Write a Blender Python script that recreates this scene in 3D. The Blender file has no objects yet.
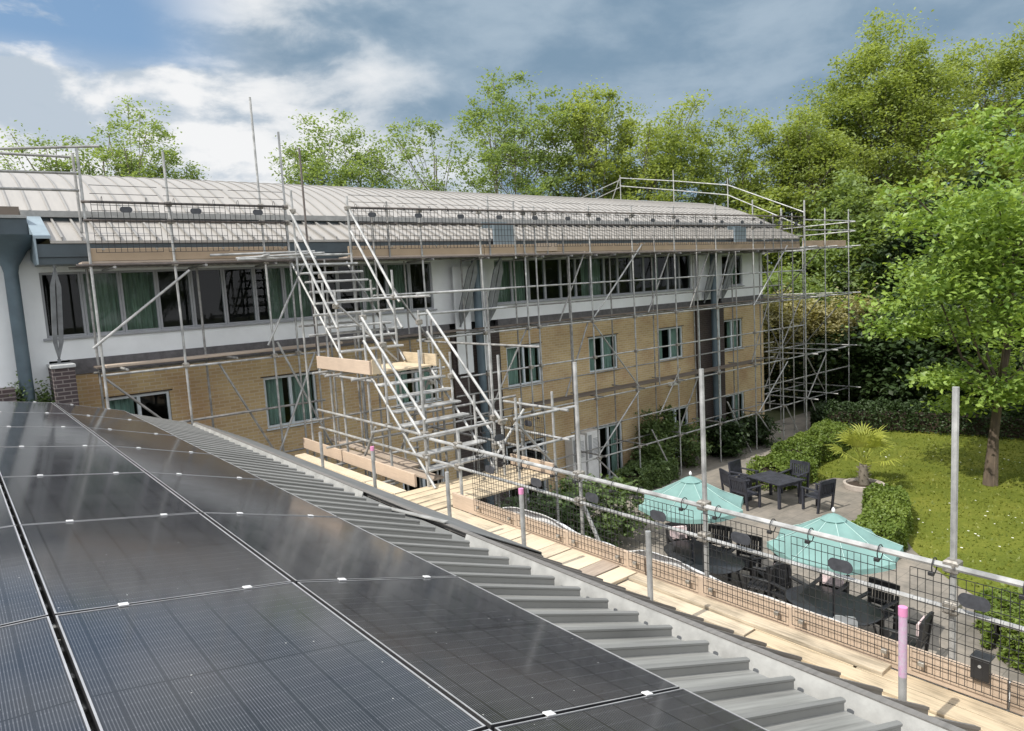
import bpy, math, random
import numpy as np
from mathutils import Vector, Matrix
R_ = math.radians
ZO = 6.75                      # the courtyard ground is z = 0; coordinates below are relative to eye level
sc = bpy.context.scene
COL = sc.collection
rnd = random.Random(7)

# ------------------------------------------------------------------ mesh builder
class MB:
    def __init__(s):
        s.v = []; s.f = []
    def add(s, vs, fs):
        o = len(s.v); s.v += [tuple(p) for p in vs]; s.f += [tuple(i + o for i in f) for f in fs]
    def box(s, x0, y0, z0, x1, y1, z1):
        s.add([(x0,y0,z0),(x1,y0,z0),(x1,y1,z0),(x0,y1,z0),(x0,y0,z1),(x1,y0,z1),(x1,y1,z1),(x0,y1,z1)],
              [(0,3,2,1),(4,5,6,7),(0,1,5,4),(1,2,6,5),(2,3,7,6),(3,0,4,7)])
    def bev(s, x0, y0, z0, x1, y1, z1, b=.006):
        # box with chamfered vertical and horizontal edges (two stacked frusta + middle)
        r = lambda z, i: [(x0+i,y0+i,z),(x1-i,y0+i,z),(x1-i,y1-i,z),(x0+i,y1-i,z)]
        vs = r(z0,b)+r(z0+b,0)+r(z1-b,0)+r(z1,b)
        fs = [(3,2,1,0),(12,13,14,15)]
        for k in range(3):
            for i in range(4):
                j = (i+1) % 4; fs.append((k*4+i, k*4+j, k*4+4+j, k*4+4+i))
        s.add(vs, fs)
    def beam(s, p, q, w, t, up=(0,0,1)):
        p = Vector(p); q = Vector(q); d = (q-p); d.normalize(); u = Vector(up)
        a = d.cross(u)
        if a.length < 1e-4: a = d.cross(Vector((1,0,0)))
        a.normalize(); b = a.cross(d); b.normalize(); a *= w/2; b *= t/2
        s.add([p-a-b,p+a-b,p+a+b,p-a+b,q-a-b,q+a-b,q+a+b,q-a+b],
              [(0,1,2,3),(7,6,5,4),(0,4,5,1),(1,5,6,2),(2,6,7,3),(3,7,4,0)])
    def tube(s, p, q, r=.02415, n=8, r2=None, cap=True):
        p = Vector(p); q = Vector(q); d = q-p
        if d.length < 1e-6: return
        d.normalize(); a = d.orthogonal().normalized(); b = d.cross(a)
        r2 = r if r2 is None else r2
        vs = [p+(a*math.cos(2*math.pi*i/n)+b*math.sin(2*math.pi*i/n))*r for i in range(n)]
        vs += [q+(a*math.cos(2*math.pi*i/n)+b*math.sin(2*math.pi*i/n))*r2 for i in range(n)]
        fs = [(i,(i+1)%n,n+(i+1)%n,n+i) for i in range(n)]
        if cap: fs += [tuple(range(n-1,-1,-1)), tuple(range(n,2*n))]
        s.add(vs, fs)
    def path(s, pts, rs, n=7):
        for i in range(len(pts)-1):
            s.tube(pts[i], pts[i+1], rs[i], n, rs[i+1], cap=True)
    def lathe(s, prof, n=16, c=(0,0,0), cap=True):
        vs = []
        for r, z in prof:
            vs += [(c[0]+r*math.cos(2*math.pi*i/n), c[1]+r*math.sin(2*math.pi*i/n), c[2]+z) for i in range(n)]
        fs = []
        for k in range(len(prof)-1):
            for i in range(n):
                j = (i+1) % n; fs.append((k*n+i, k*n+j, k*n+n+j, k*n+n+i))
        if cap: fs += [tuple(range(n-1,-1,-1)), tuple(range((len(prof)-1)*n, len(prof)*n))]
        s.add(vs, fs)
    def prism(s, poly, fn, a0, a1):
        n = len(poly)
        vs = [fn(u, w, a0) for u, w in poly] + [fn(u, w, a1) for u, w in poly]
        s.add(vs, [(i,(i+1)%n,n+(i+1)%n,n+i) for i in range(n)] + [tuple(range(n-1,-1,-1)), tuple(range(n,2*n))])
    def build(s, name, m, parent=None, smooth=False, local=False):
        me = bpy.data.meshes.new(name)
        off = Vector((0,0,0))
        if not local:
            off = Vector((0,0,ZO)) - (root_loc(parent) if parent else Vector((0,0,0)))
        me.from_pydata([(x+off.x, y+off.y, z+off.z) for x, y, z in s.v], [], s.f)
        me.validate(); me.update()
        if smooth:
            me.polygons.foreach_set('use_smooth', [True]*len(me.polygons))
            try: me.set_sharp_from_angle(angle=R_(40))
            except Exception: pass
        me.materials.append(m)
        o = bpy.data.objects.new(name, me); COL.objects.link(o)
        if parent: o.parent = parent
        return o
def fixn(o):
    import bmesh
    b = bmesh.new(); b.from_mesh(o.data); bmesh.ops.recalc_face_normals(b, faces=b.faces); b.to_mesh(o.data); b.free(); return o
def root_loc(o):
    while o.parent: o = o.parent
    return Vector(o.location)
def tag(o, label=None, cat=None, group=None, kind=None):
    if label: o['label'] = label
    if cat: o['category'] = cat
    if group: o['group'] = group
    if kind: o['kind'] = kind
    return o
def thing(name, loc, label, cat, group=None, local=False):
    o = bpy.data.objects.new(name, None); COL.objects.link(o); o.empty_display_size = .2
    o.location = Vector(loc) + (Vector((0,0,0)) if local else Vector((0,0,ZO)))
    return tag(o, label, cat, group)
def kids(o): return [c for c in bpy.data.objects if c.parent == o]
def copy_tree(o, loc=None, rot=None, label=None, parent=None):
    c = o.copy(); COL.objects.link(c)
    if parent: c.parent = parent
    for ch in list(o.children): copy_tree(ch, parent=c)
    if loc is not None: c.location = Vector(loc) + Vector((0,0,ZO))
    if rot is not None: c.rotation_euler = rot
    if label: c['label'] = label
    return c

# ------------------------------------------------------------------ materials
def newmat(name):
    m = bpy.data.materials.new(name); m.use_nodes = True
    nt = m.node_tree; b = nt.nodes['Principled BSDF']
    return m, nt, b
def N(nt, t, **k):
    n = nt.nodes.new(t)
    for a, v in k.items():
        if a in n.inputs: n.inputs[a].default_value = v
        else: setattr(n, a, v)
    return n
def L(nt, a, b): nt.links.new(a, b)
def ramp(nt, fac, stops):
    r = nt.nodes.new('ShaderNodeValToRGB'); e = r.color_ramp.elements
    while len(e) < len(stops): e.new(.5)
    for i, (p, c) in enumerate(stops): e[i].position = p; e[i].color = (*c, 1)
    L(nt, fac, r.inputs['Fac']); return r.outputs['Color']
def math_(nt, op, a, b=None, c=None):
    n = nt.nodes.new('ShaderNodeMath'); n.operation = op
    for i, x in enumerate((a, b, c)):
        if x is None: continue
        if isinstance(x, (int, float)): n.inputs[i].default_value = x
        else: L(nt, x, n.inputs[i])
    return n.outputs[0]
def coords(nt, kind='Object', scale=(1,1,1)):
    if kind == 'World':
        o = nt.nodes.new('ShaderNodeNewGeometry').outputs['Position']
    else:
        o = nt.nodes.new('ShaderNodeTexCoord').outputs[kind]
    mp = nt.nodes.new('ShaderNodeMapping'); mp.inputs['Scale'].default_value = scale
    L(nt, o, mp.inputs['Vector']); return mp.outputs['Vector']
def vary(c, k): return tuple(max(0, min(1, x*k)) for x in c)
def basic(name, c, rough=.6, metal=0, var=.25, scale=4, bump=0, stretch=(1,1,1), c2=None, coord='World', spec=None):
    m, nt, b = newmat(name)
    v = coords(nt, coord, stretch)
    n = N(nt, 'ShaderNodeTexNoise', Scale=scale, Detail=6.0, Roughness=.6); L(nt, v, n.inputs['Vector'])
    col = ramp(nt, n.outputs['Fac'], [(.3, vary(c, 1-var)), (.7, c2 or vary(c, 1+var))])
    L(nt, col, b.inputs['Base Color'])
    rr = math_(nt, 'MULTIPLY_ADD', n.outputs['Fac'], .25, rough-.12); L(nt, rr, b.inputs['Roughness'])
    b.inputs['Metallic'].default_value = metal
    if spec is not None: b.inputs['Specular IOR Level'].default_value = spec
    if bump:
        bp = N(nt, 'ShaderNodeBump', Strength=bump, Distance=.01); n2 = N(nt, 'ShaderNodeTexNoise', Scale=scale*6, Detail=4.0)
        L(nt, v, n2.inputs['Vector']); L(nt, n2.outputs['Fac'], bp.inputs['Height']); L(nt, bp.outputs['Normal'], b.inputs['Normal'])
    return m
M = {}
M['galv'] = basic('galvanised_steel', (.37,.375,.37), .5, .3, .42, 5, 0, (1,1,1), (.52,.52,.51))
M['galv_old'] = basic('weathered_scaffold_tube', (.29,.285,.275), .55, .35, .4, 7)
M['galv_dark'] = basic('rusty_dark_tube', (.14,.12,.11), .6, .3, .3, 9)
M['fitting'] = basic('scaffold_fitting', (.30,.28,.25), .5, .5, .4, 25)
M['alu'] = basic('white_aluminium', (.30,.30,.29), .6, .1, .22, 6, .1)
M['blk'] = basic('black_metal', (.018,.018,.02), .45, 0, .3, 8)
M['wire'] = basic('black_wire', (.03,.03,.032), .5, .2, .3, 12)
M['plaque'] = basic('dark_grey_plastic', (.05,.053,.062), .55, 0, .3, 20)
M['slate'] = basic('slate_blue_paint', (.085,.12,.145), .5, .05, .18, 3)
M['slate_dark'] = basic('dark_slate_paint', (.05,.068,.08), .5, .05, .2, 3)
M['verge'] = basic('pale_blue_sheet', (.25,.31,.35), .5, .15, .12, 4)
M['strut'] = basic('grey_strut', (.19,.20,.21), .5, .1, .25, 5)
M['render'] = basic('white_render', (.74,.76,.77), .85, 0, .07, 1.4, .1)
M['soffit'] = basic('soffit_board', (.30,.33,.35), .7, 0, .1, 2)
M['tileband'] = basic('dark_tile_band', (.10,.095,.10), .6, 0, .35, 9, .3)
M['frame_grey'] = basic('grey_window_frame', (.30,.31,.33), .5, 0, .12, 5)
M['frame_white'] = basic('white_window_frame', (.55,.60,.64), .45, 0, .1, 5)
M['curtain'] = basic('green_curtain', (.26,.33,.275), .85, 0, .35, 5, 0, (6,6,.4))
M['curtain_teal'] = basic('teal_curtain', (.42,.54,.51), .85, 0, .3, 5, 0, (6,6,.4))
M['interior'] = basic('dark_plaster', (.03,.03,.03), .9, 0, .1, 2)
M['concrete'] = basic('coping_concrete', (.42,.43,.43), .85, 0, .15, 8, .3)
M['white_plastic'] = basic('white_plastic', (.72,.72,.72), .5, 0, .08, 6)
M['sheet'] = basic('white_sheeting', (.82,.83,.84), .6, 0, .06, 3, .2)
M['pink'] = basic('pink_plastic', (.62,.24,.42), .5, 0, .15, 8)
M['grey_plastic'] = basic('grey_plastic', (.34,.36,.38), .5, 0, .1, 8)
M['cushion'] = basic('pale_pink_cushion', (.70,.56,.57), .85, 0, .2, 14)
M['darkwood'] = basic('dark_stained_wood', (.032,.034,.045), .5, 0, .35, 6, .2, (1,1,1), None, 'Object')
M['table_top'] = basic('charcoal_table_top', (.026,.028,.033), .32, 0, .25, 5, 0, (1,1,1), None, 'Object')
M['bark'] = basic('tree_bark', (.10,.075,.055), .95, 0, .4, 7, .8, (1,1,.25))
M['bark_pale'] = basic('pale_bark', (.16,.14,.11), .95, 0, .35, 5, .6, (1,1,.25))
M['soil'] = basic('soil', (.05,.035,.025), .95, 0, .4, 8, .5)
M['terracotta'] = basic('stone_planter_rim', (.42,.37,.33), .85, 0, .15, 9, .2)
M['lightplast'] = basic('lamp_diffuser', (.85,.85,.82), .4, 0, .04, 5)

def timber(name, c, var=.3):
    m, nt, b = newmat(name)
    v = coords(nt, 'Object', (1,1,1))
    n1 = N(nt, 'ShaderNodeTexNoise', Scale=3.0, Detail=7.0, Roughness=.65); mp = N(nt, 'ShaderNodeMapping'); mp.inputs['Scale'].default_value = (22,1.2,22)
    L(nt, v, mp.inputs['Vector']); L(nt, mp.outputs['Vector'], n1.inputs['Vector'])
    n2 = N(nt, 'ShaderNodeTexNoise', Scale=2.2, Detail=5.0); L(nt, v, n2.inputs['Vector'])
    oi = nt.nodes.new('ShaderNodeObjectInfo')
    f = math_(nt, 'ADD', math_(nt, 'MULTIPLY', n1.outputs['Fac'], .55), math_(nt, 'MULTIPLY', n2.outputs['Fac'], .5))
    f = math_(nt, 'ADD', f, math_(nt, 'MULTIPLY_ADD', oi.outputs['Random'], .22, -.11))
    col = ramp(nt, f, [(.28, vary(c, 1-var*1.5)), (.5, c), (.72, vary(c, 1+var*.5))])
    L(nt, col, b.inputs['Base Color']); b.inputs['Roughness'].default_value = .75
    bp = N(nt, 'ShaderNodeBump', Strength=.25, Distance=.004); L(nt, n1.outputs['Fac'], bp.inputs['Height']); L(nt, bp.outputs['Normal'], b.inputs['Normal'])
    return m
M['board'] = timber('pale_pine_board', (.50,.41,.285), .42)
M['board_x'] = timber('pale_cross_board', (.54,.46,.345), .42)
M['toe'] = timber('pinkish_toe_board', (.44,.345,.265), .4)
M['toe_far'] = timber('weathered_toe_board', (.36,.27,.185))
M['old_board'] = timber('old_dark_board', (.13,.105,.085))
M['grey_board'] = timber('grey_weathered_board', (.38,.31,.25))

def brick(name, c1, c2, mort, plane='xz', bw=.225, bh=.075, ms=.012):
    m, nt, b = newmat(name)
    g = nt.nodes.new('ShaderNodeNewGeometry'); sp = nt.nodes.new('ShaderNodeSeparateXYZ'); L(nt, g.outputs['Position'], sp.inputs[0])
    u = math_(nt, 'ADD', sp.outputs['X'], sp.outputs['Y'])
    cb = nt.nodes.new('ShaderNodeCombineXYZ'); L(nt, u, cb.inputs[0]); L(nt, sp.outputs['Z'], cb.inputs[1])
    br = N(nt, 'ShaderNodeTexBrick'); br.inputs['Scale'].default_value = 1
    br.inputs['Brick Width'].default_value = bw; br.inputs['Row Height'].default_value = bh; br.inputs['Mortar Size'].default_value = ms; br.inputs['Mortar Smooth'].default_value = .3
    br.inputs['Color1'].default_value = (*c1,1); br.inputs['Color2'].default_value = (*c2,1); br.inputs['Mortar'].default_value = (*mort,1)
    L(nt, cb.outputs[0], br.inputs['Vector'])
    n = N(nt, 'ShaderNodeTexNoise', Scale=1.1, Detail=6.0); L(nt, g.outputs['Position'], n.inputs['Vector'])
    mx = N(nt, 'ShaderNodeMix', data_type='RGBA', blend_type='MULTIPLY'); mx.inputs['Factor'].default_value = 1
    L(nt, br.outputs['Color'], mx.inputs['A']); L(nt, ramp(nt, n.outputs['Fac'], [(.3,(.86,.76,.72)),(.52,(1,.98,.96)),(.72,(1.12,1.12,1.1))]), mx.inputs['B'])
    L(nt, mx.outputs['Result'], b.inputs['Base Color']); b.inputs['Roughness'].default_value = .9
    bp = N(nt, 'ShaderNodeBump', Strength=.4, Distance=.008); bp.invert = True; L(nt, br.outputs['Fac'], bp.inputs['Height']); L(nt, bp.outputs['Normal'], b.inputs['Normal'])
    return m
M['brick'] = brick('buff_brick', (.50,.38,.205), (.42,.31,.16), (.50,.42,.31))
M['brick_dark'] = brick('purple_engineering_brick', (.075,.055,.058), (.055,.045,.05), (.19,.17,.165))
M['brick_brown'] = brick('dark_brown_brick', (.06,.045,.042), (.045,.035,.035), (.075,.065,.06))

def roofmetal(name, c, streak_axis, k=1.0):
    m, nt, b = newmat(name)
    st = (.35,15,.35) if streak_axis == 'x' else (7,.5,.5)
    v = coords(nt, 'World', st); n = N(nt, 'ShaderNodeTexNoise', Scale=2.4, Detail=7.0, Roughness=.65); L(nt, v, n.inputs['Vector'])
    v2 = coords(nt, 'World'); n2 = N(nt, 'ShaderNodeTexNoise', Scale=.9, Detail=5.0); L(nt, v2, n2.inputs['Vector'])
    f = math_(nt, 'ADD', math_(nt, 'MULTIPLY', n.outputs['Fac'], .7), math_(nt, 'MULTIPLY', n2.outputs['Fac'], .3))
    L(nt, ramp(nt, f, [(.3, vary(c,1-.32*k)), (.5, c), (.7, vary(c,1+.2*k))]), b.inputs['Base Color'])
    b.inputs['Metallic'].default_value = .25; L(nt, math_(nt,'MULTIPLY_ADD', n.outputs['Fac'], .3, .38), b.inputs['Roughness'])
    return m
M['roof_near'] = roofmetal('grey_standing_seam', (.30,.30,.285), 'x', 1.6)
M['roof_far'] = roofmetal('pale_standing_seam', (.375,.355,.33), 'y', .35)
M['seam_far'] = roofmetal('shade_toned_far_seam', (.29,.28,.265), 'y', .5)  # seam colour darkened to paint in the ribs' shadow lines
M['membrane'] = basic('grey_roof_membrane', (.15,.155,.155), .75, 0, .2, 2.5, .3)
M['seam_near'] = roofmetal('shade_toned_near_seam', (.24,.24,.23), 'x', .8)  # darker than the roof sheet: shade of the unlit rib sides put into the colour
M['skirt'] = roofmetal('dull_skirt_metal', (.20,.19,.18), 'x')

def solar():
    m, nt, b = newmat('solar_laminate')
    tc = nt.nodes.new('ShaderNodeTexCoord'); sp = nt.nodes.new('ShaderNodeSeparateXYZ'); L(nt, tc.outputs['Object'], sp.inputs[0])
    def line(x, period, w, off=0.0):
        f = math_(nt, 'FRACT', math_(nt, 'DIVIDE', math_(nt, 'ADD', x, 10.0+off), period))
        d = math_(nt, 'ABSOLUTE', math_(nt, 'SUBTRACT', f, .5))
        return math_(nt, 'GREATER_THAN', d, .5 - w/period/2)
    X, Y = sp.outputs['X'], sp.outputs['Y']
    bus = line(X, .01075, .0036)                  # fine bus bars running along the panel
    gx = line(X, .172, .0032, .086); gy = line(Y, .0845, .0022)
    mid = math_(nt, 'LESS_THAN', math_(nt, 'ABSOLUTE', Y), .005)
    dash = line(Y, .0845, .010, .004)            # bright ribbon joints between half cells
    gap = math_(nt, 'MAXIMUM', gx, mid)
    busv = math_(nt, 'MULTIPLY', bus, math_(nt, 'SUBTRACT', 1.0, gap))
    bright = math_(nt, 'MULTIPLY', busv, math_(nt, 'MULTIPLY_ADD', dash, .4, .6))
    n = N(nt, 'ShaderNodeTexNoise', Scale=3.0, Detail=6.0, Roughness=.7); L(nt, tc.outputs['Object'], n.inputs['Vector'])
    oi = nt.nodes.new('ShaderNodeObjectInfo')
    def mix(f, a, c):
        x = N(nt, 'ShaderNodeMix', data_type='RGBA'); L(nt, f, x.inputs['Factor'])
        for k, val in (('A', a), ('B', c)):
            if isinstance(val, tuple): x.inputs[k].default_value = (*val,1)
            else: L(nt, val, x.inputs[k])
        return x.outputs['Result']
    cell = ramp(nt, n.outputs['Fac'], [(.3,(.010,.011,.014)),(.7,(.020,.021,.024))])
    col = mix(bright, cell, (.10,.103,.115)); col = mix(math_(nt,'MULTIPLY',gap,.7), col, (.009,.009,.010))
    # settled dust specks
    sp2 = N(nt, 'ShaderNodeTexVoronoi', Scale=9.0); L(nt, tc.outputs['Object'], sp2.inputs['Vector'])
    speck = math_(nt, 'LESS_THAN', sp2.outputs['Distance'], .035)
    dust = math_(nt, 'MULTIPLY', math_(nt, 'ADD', math_(nt,'MULTIPLY', n.outputs['Fac'], .045), .003), 1.0)
    col = mix(dust, col, (.42,.42,.42)); col = mix(math_(nt,'MULTIPLY',speck,.55), col, (.6,.6,.58))
    L(nt, col, b.inputs['Base Color'])
    L(nt, math_(nt, 'MULTIPLY_ADD', n.outputs['Fac'], .12, .045), b.inputs['Roughness'])
    b.inputs['IOR'].default_value = 1.6
    return m
M['solar'] = solar()
M['pv_frame'] = basic('anodised_frame', (.10,.10,.105), .35, .7, .1, 6)
M['pv_edge'] = basic('bright_frame_edge', (.50,.50,.51), .4, .5, .12, 6)
M['clamp'] = basic('mill_aluminium_clamp', (.80,.80,.80), .4, .3, .08, 20)

def glass():
    m, nt, b = newmat('window_glass')
    out = nt.nodes['Material Output']; tr = nt.nodes.new('ShaderNodeBsdfTransparent'); tr.inputs[0].default_value = (.66,.74,.71,1)
    gl = nt.nodes.new('ShaderNodeBsdfGlossy'); gl.inputs['Roughness'].default_value = .02; gl.inputs[0].default_value = (.8,.8,.8,1)
    fr = N(nt, 'ShaderNodeFresnel', IOR=1.42); mx = nt.nodes.new('ShaderNodeMixShader')
    L(nt, math_(nt,'MULTIPLY_ADD', fr.outputs[0], .38, .01), mx.inputs[0]); L(nt, tr.outputs[0], mx.inputs[1]); L(nt, gl.outputs[0], mx.inputs[2]); L(nt, mx.outputs[0], out.inputs['Surface'])
    nt.nodes.remove(b); return m
M['glass'] = glass()

def leaf(name, c1, c2, trans=.35, patch=.35, rough=.5):
    m, nt, b = newmat(name)
    g = nt.nodes.new('ShaderNodeNewGeometry'); oi = nt.nodes.new('ShaderNodeObjectInfo')
    n = N(nt, 'ShaderNodeTexNoise', Scale=patch, Detail=3.0); L(nt, g.outputs['Position'], n.inputs['Vector'])
    f = math_(nt, 'ADD', math_(nt,'MULTIPLY', g.outputs['Random Per Island'], .30), math_(nt,'MULTIPLY_ADD', n.outputs['Fac'], .75, -.02))
    col = ramp(nt, f, [(.2, c1), (.85, c2)])
    L(nt, col, b.inputs['Base Color']); b.inputs['Roughness'].default_value = rough; b.inputs['Specular IOR Level'].default_value = .35
    tl = nt.nodes.new('ShaderNodeBsdfTranslucent'); mc = N(nt,'ShaderNodeMix',data_type='RGBA',blend_type='MULTIPLY'); mc.inputs['Factor'].default_value=1
    L(nt, col, mc.inputs['A']); mc.inputs['B'].default_value=(1.5,1.45,.7,1); L(nt, mc.outputs['Result'], tl.inputs['Color'])
    mx = nt.nodes.new('ShaderNodeMixShader'); mx.inputs[0].default_value = trans
    L(nt, b.outputs[0], mx.inputs[1]); L(nt, tl.outputs[0], mx.inputs[2]); L(nt, mx.outputs[0], nt.nodes['Material Output'].inputs['Surface'])
    return m
M['lf_bright'] = leaf('fresh_lime_leaves', (.085,.165,.03), (.38,.50,.12), .36, .55, .38)
M['lf_gold'] = leaf('golden_green_leaves', (.15,.205,.055), (.36,.42,.14), .5, .25)
M['lf_mid'] = leaf('mid_green_leaves', (.13,.19,.065), (.29,.37,.15), .5, .3)
M['lf_dark'] = leaf('dark_green_leaves', (.018,.035,.012), (.05,.085,.025), .2, .4)
M['lf_hedge'] = leaf('hedge_leaves', (.07,.12,.018), (.20,.26,.05), .3, .8)
M['lf_pale'] = leaf('pale_flowering_leaves', (.20,.20,.09), (.42,.38,.20), .35, .6)
M['lf_shrub'] = leaf('shrub_leaves', (.05,.085,.03), (.17,.24,.085), .3, .9)
M['lf_palm'] = leaf('yellow_palm_blades', (.20,.24,.035), (.42,.44,.09), .3, 1.2)

def canopy():
    m = basic('teal_canvas', (.215,.365,.345), .85, 0, .16, 2.2, .25, (1,1,1), None, 'Object')
    nt = m.node_tree; b = nt.nodes['Principled BSDF']
    tl = nt.nodes.new('ShaderNodeBsdfTranslucent'); tl.inputs['Color'].default_value = (.2,.42,.38,1)
    mx = nt.nodes.new('ShaderNodeMixShader'); mx.inputs[0].default_value = .25
    L(nt, b.outputs[0], mx.inputs[1]); L(nt, tl.outputs[0], mx.inputs[2]); L(nt, mx.outputs[0], nt.nodes['Material Output'].inputs['Surface'])
    return m
M['canopy'] = canopy()

M['seam_cloth'] = basic('pale_seam_tape', (.36,.52,.49), .8, 0, .1, 6)
def lawnmat():
    m, nt, b = newmat('lawn_grass')
    v = coords(nt, 'World'); n = N(nt, 'ShaderNodeTexNoise', Scale=.55, Detail=8.0, Roughness=.7); L(nt, v, n.inputs['Vector'])
    v2 = coords(nt, 'World', (1,1.0,1)); n2 = N(nt, 'ShaderNodeTexNoise', Scale=14.0, Detail=5.0, Roughness=.7); L(nt, v2, n2.inputs['Vector'])
    f = math_(nt,'ADD', math_(nt,'MULTIPLY', n.outputs['Fac'], .62), math_(nt,'MULTIPLY', n2.outputs['Fac'], .38))
    L(nt, ramp(nt, f, [(.32,(.07,.095,.016)),(.5,(.125,.148,.023)),(.68,(.215,.215,.042))]), b.inputs['Base Color']); b.inputs['Roughness'].default_value = .95
    b.inputs['Specular IOR Level'].default_value = .1
    bp = N(nt,'ShaderNodeBump', Strength=.8, Distance=.05); L(nt, n2.outputs['Fac'], bp.inputs['Height']); L(nt, bp.outputs['Normal'], b.inputs['Normal'])
    return m
M['lawn'] = lawnmat()
M['blade'] = leaf('grass_blades', (.10,.14,.02), (.25,.26,.05), .3, .5)
M['daisy'] = basic('daisy_petals', (.8,.8,.72), .7, 0, .05, 4)
def paving():
    m, nt, b = newmat('patio_paving')
    g = nt.nodes.new('ShaderNodeNewGeometry')
    br = N(nt, 'ShaderNodeTexBrick'); br.inputs['Scale'].default_value = 1; br.offset = .5
    br.inputs['Brick Width'].default_value = .45; br.inputs['Row Height'].default_value = .45; br.inputs['Mortar Size'].default_value = .007
    br.inputs['Color1'].default_value = (.27,.245,.215,1); br.inputs['Color2'].default_value = (.245,.225,.20,1); br.inputs['Mortar'].default_value = (.17,.16,.14,1)
    L(nt, g.outputs['Position'], br.inputs['Vector'])
    n = N(nt, 'ShaderNodeTexNoise', Scale=.9, Detail=8.0, Roughness=.7); L(nt, g.outputs['Position'], n.inputs['Vector'])
    mx = N(nt, 'ShaderNodeMix', data_type='RGBA', blend_type='MULTIPLY'); mx.inputs['Factor'].default_value = 1
    L(nt, br.outputs['Color'], mx.inputs['A']); L(nt, ramp(nt, n.outputs['Fac'], [(.3,(.42,.43,.42)),(.5,(.78,.77,.75)),(.72,(1.15,1.1,1.04))]), mx.inputs['B'])
    L(nt, mx.outputs['Result'], b.inputs['Base Color']); b.inputs['Roughness'].default_value = .9
    bp = N(nt,'ShaderNodeBump', Strength=.4, Distance=.01); L(nt, n.outputs['Fac'], bp.inputs['Height']); L(nt, bp.outputs['Normal'], b.inputs['Normal'])
    return m
M['paving'] = paving()
M['ground'] = basic('rough_ground', (.075,.085,.035), .95, 0, .4, .6, .5)

# ------------------------------------------------------------------ ground
G = -6.75
b = MB(); b.box(-300,-300,G-.6,500,500,G-.02); tag(b.build('ground', M['ground']), kind='structure')
b = MB(); b.add([(3,-14,G),(34,-14,G),(34,17,G),(3,17,G)],[(0,1,2,3)]); tag(b.build('patio', M['paving']), kind='structure')
lawn_poly = [(13.2,-14),(13.6,1.5),(14.7,3.6),(15.9,5.4),(17.2,6.7),(19.6,8.3),(21.2,9.0),(22.2,9.9),(21.8,10.9),(20.6,11.2),(20.6,12.2),(23.5,12.7),(26.8,13.1),(29,14.2),(33.8,14),(33.8,-14)]
b = MB(); b.add([(x,y,G+.006) for x,y in lawn_poly],[tuple(range(len(lawn_poly)))]); lawn = b.build('lawn', M['lawn']); tag(lawn, kind='structure')
def inpoly(x, y, P):
    c = False; j = len(P)-1
    for i in range(len(P)):
        if (P[i][1] > y) != (P[j][1] > y) and x < (P[j][0]-P[i][0])*(y-P[i][1])/(P[j][1]-P[i][1])+P[i][0]: c = not c
        j = i
    return c
rng = np.random.default_rng(5)
b = MB()
k = 0
while k < 16000:
    x = rng.uniform(14,33.5); y = rng.uniform(-2,14)
    if not inpoly(x,y,lawn_poly): continue
    k += 1; a = rng.uniform(0,6.28); h = rng.uniform(.03,.09); w = .02+.02*rng.random(); dx = math.cos(a)*w; dy = math.sin(a)*w; lx, ly = rng.normal(0,.03,2)
    b.add([(x-dx,y-dy,G+.005),(x+dx,y+dy,G+.005),(x+lx,y+ly,G+h)],[(0,1,2)])
tag(b.build('grass_tufts', M['blade']), 'short yellowish grass tufts growing over the lawn', 'grass', kind='stuff')
b = MB(); k = 0
cl = [(rng.uniform(16,32), rng.uniform(0,13)) for _ in range(40)]
while k < 170:
    cx, cy = cl[rng.integers(len(cl))]; x = cx+rng.normal(0,.9); y = cy+rng.normal(0,.7)
    if not inpoly(x,y,lawn_poly): continue
    k += 1; r = rng.uniform(.012,.03); z = G+.075
    b.add([(x+r*math.cos(i*1.0472),y+r*math.sin(i*1.0472),z+.006*(i%2)) for i in range(6)],[tuple(range(6))])
tag(b.build('daisies', M['daisy']), 'white daisies scattered in clusters over the lawn', 'flowers', kind='stuff')

# ------------------------------------------------------------------ vaulted roofs: mapping (u outward from ridge, v along ridge, z)
RR = 10.70; PITCH = .318
def vault(mb_pan, mb_seam, fn, zc, u0, u1, v0, v1, seg=28, th=.05, hs=1.0, pitch=PITCH, uT=99):
    us = [u0+(u1-u0)*i/seg for i in range(seg+1)]
    def arc(u, d=0):
        q = min(abs(u), uT); z = zc+math.sqrt((RR+d)**2-q*q)
        return z-(abs(u)-q)*q/math.sqrt((RR+d)**2-q*q)
    n = len(us)
    vs = [fn(u,v0,arc(u)) for u in us]+[fn(u,v1,arc(u)) for u in us]+[fn(u,v0,arc(u)-th) for u in us]+[fn(u,v1,arc(u)-th) for u in us]
    fs = []
    for i in range(n-1):
        fs += [(i,i+1,n+i+1,n+i),(2*n+i+1,2*n+i,3*n+i,3*n+i+1),(i+1,i,2*n+i,2*n+i+1),(n+i,n+i+1,3*n+i+1,3*n+i)]
    fs += [(0,n,3*n,2*n),(n-1,2*n-1+0,4*n-1,3*n-1)]
    mb_pan.add(vs, fs)
    prof = [(-.011,0),(-.011,.042),(-.019,.05),(-.019,.06),(-.009,.067),(.009,.067),(.019,.06),(.019,.05),(.011,.042),(.011,0)]
    k = math.ceil(v0/pitch); m_ = len(prof)
    while k*pitch < v1:
        vv = k*pitch; k += 1
        vs = []
        for u in us: vs += [fn(u, vv+pv, arc(u, pz*hs-.004)) for pv, pz in prof]
        fs = []
        for i in range(n-1):
            for j in range(m_):
                fs.append((i*m_+j,(i)*m_+(j+1)%m_,(i+1)*m_+(j+1)%m_,(i+1)*m_+j))
        fs += [tuple(range(m_)), tuple((n-1)*m_+j for j in range(m_))]
        mb_seam.add(vs, fs)
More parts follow.
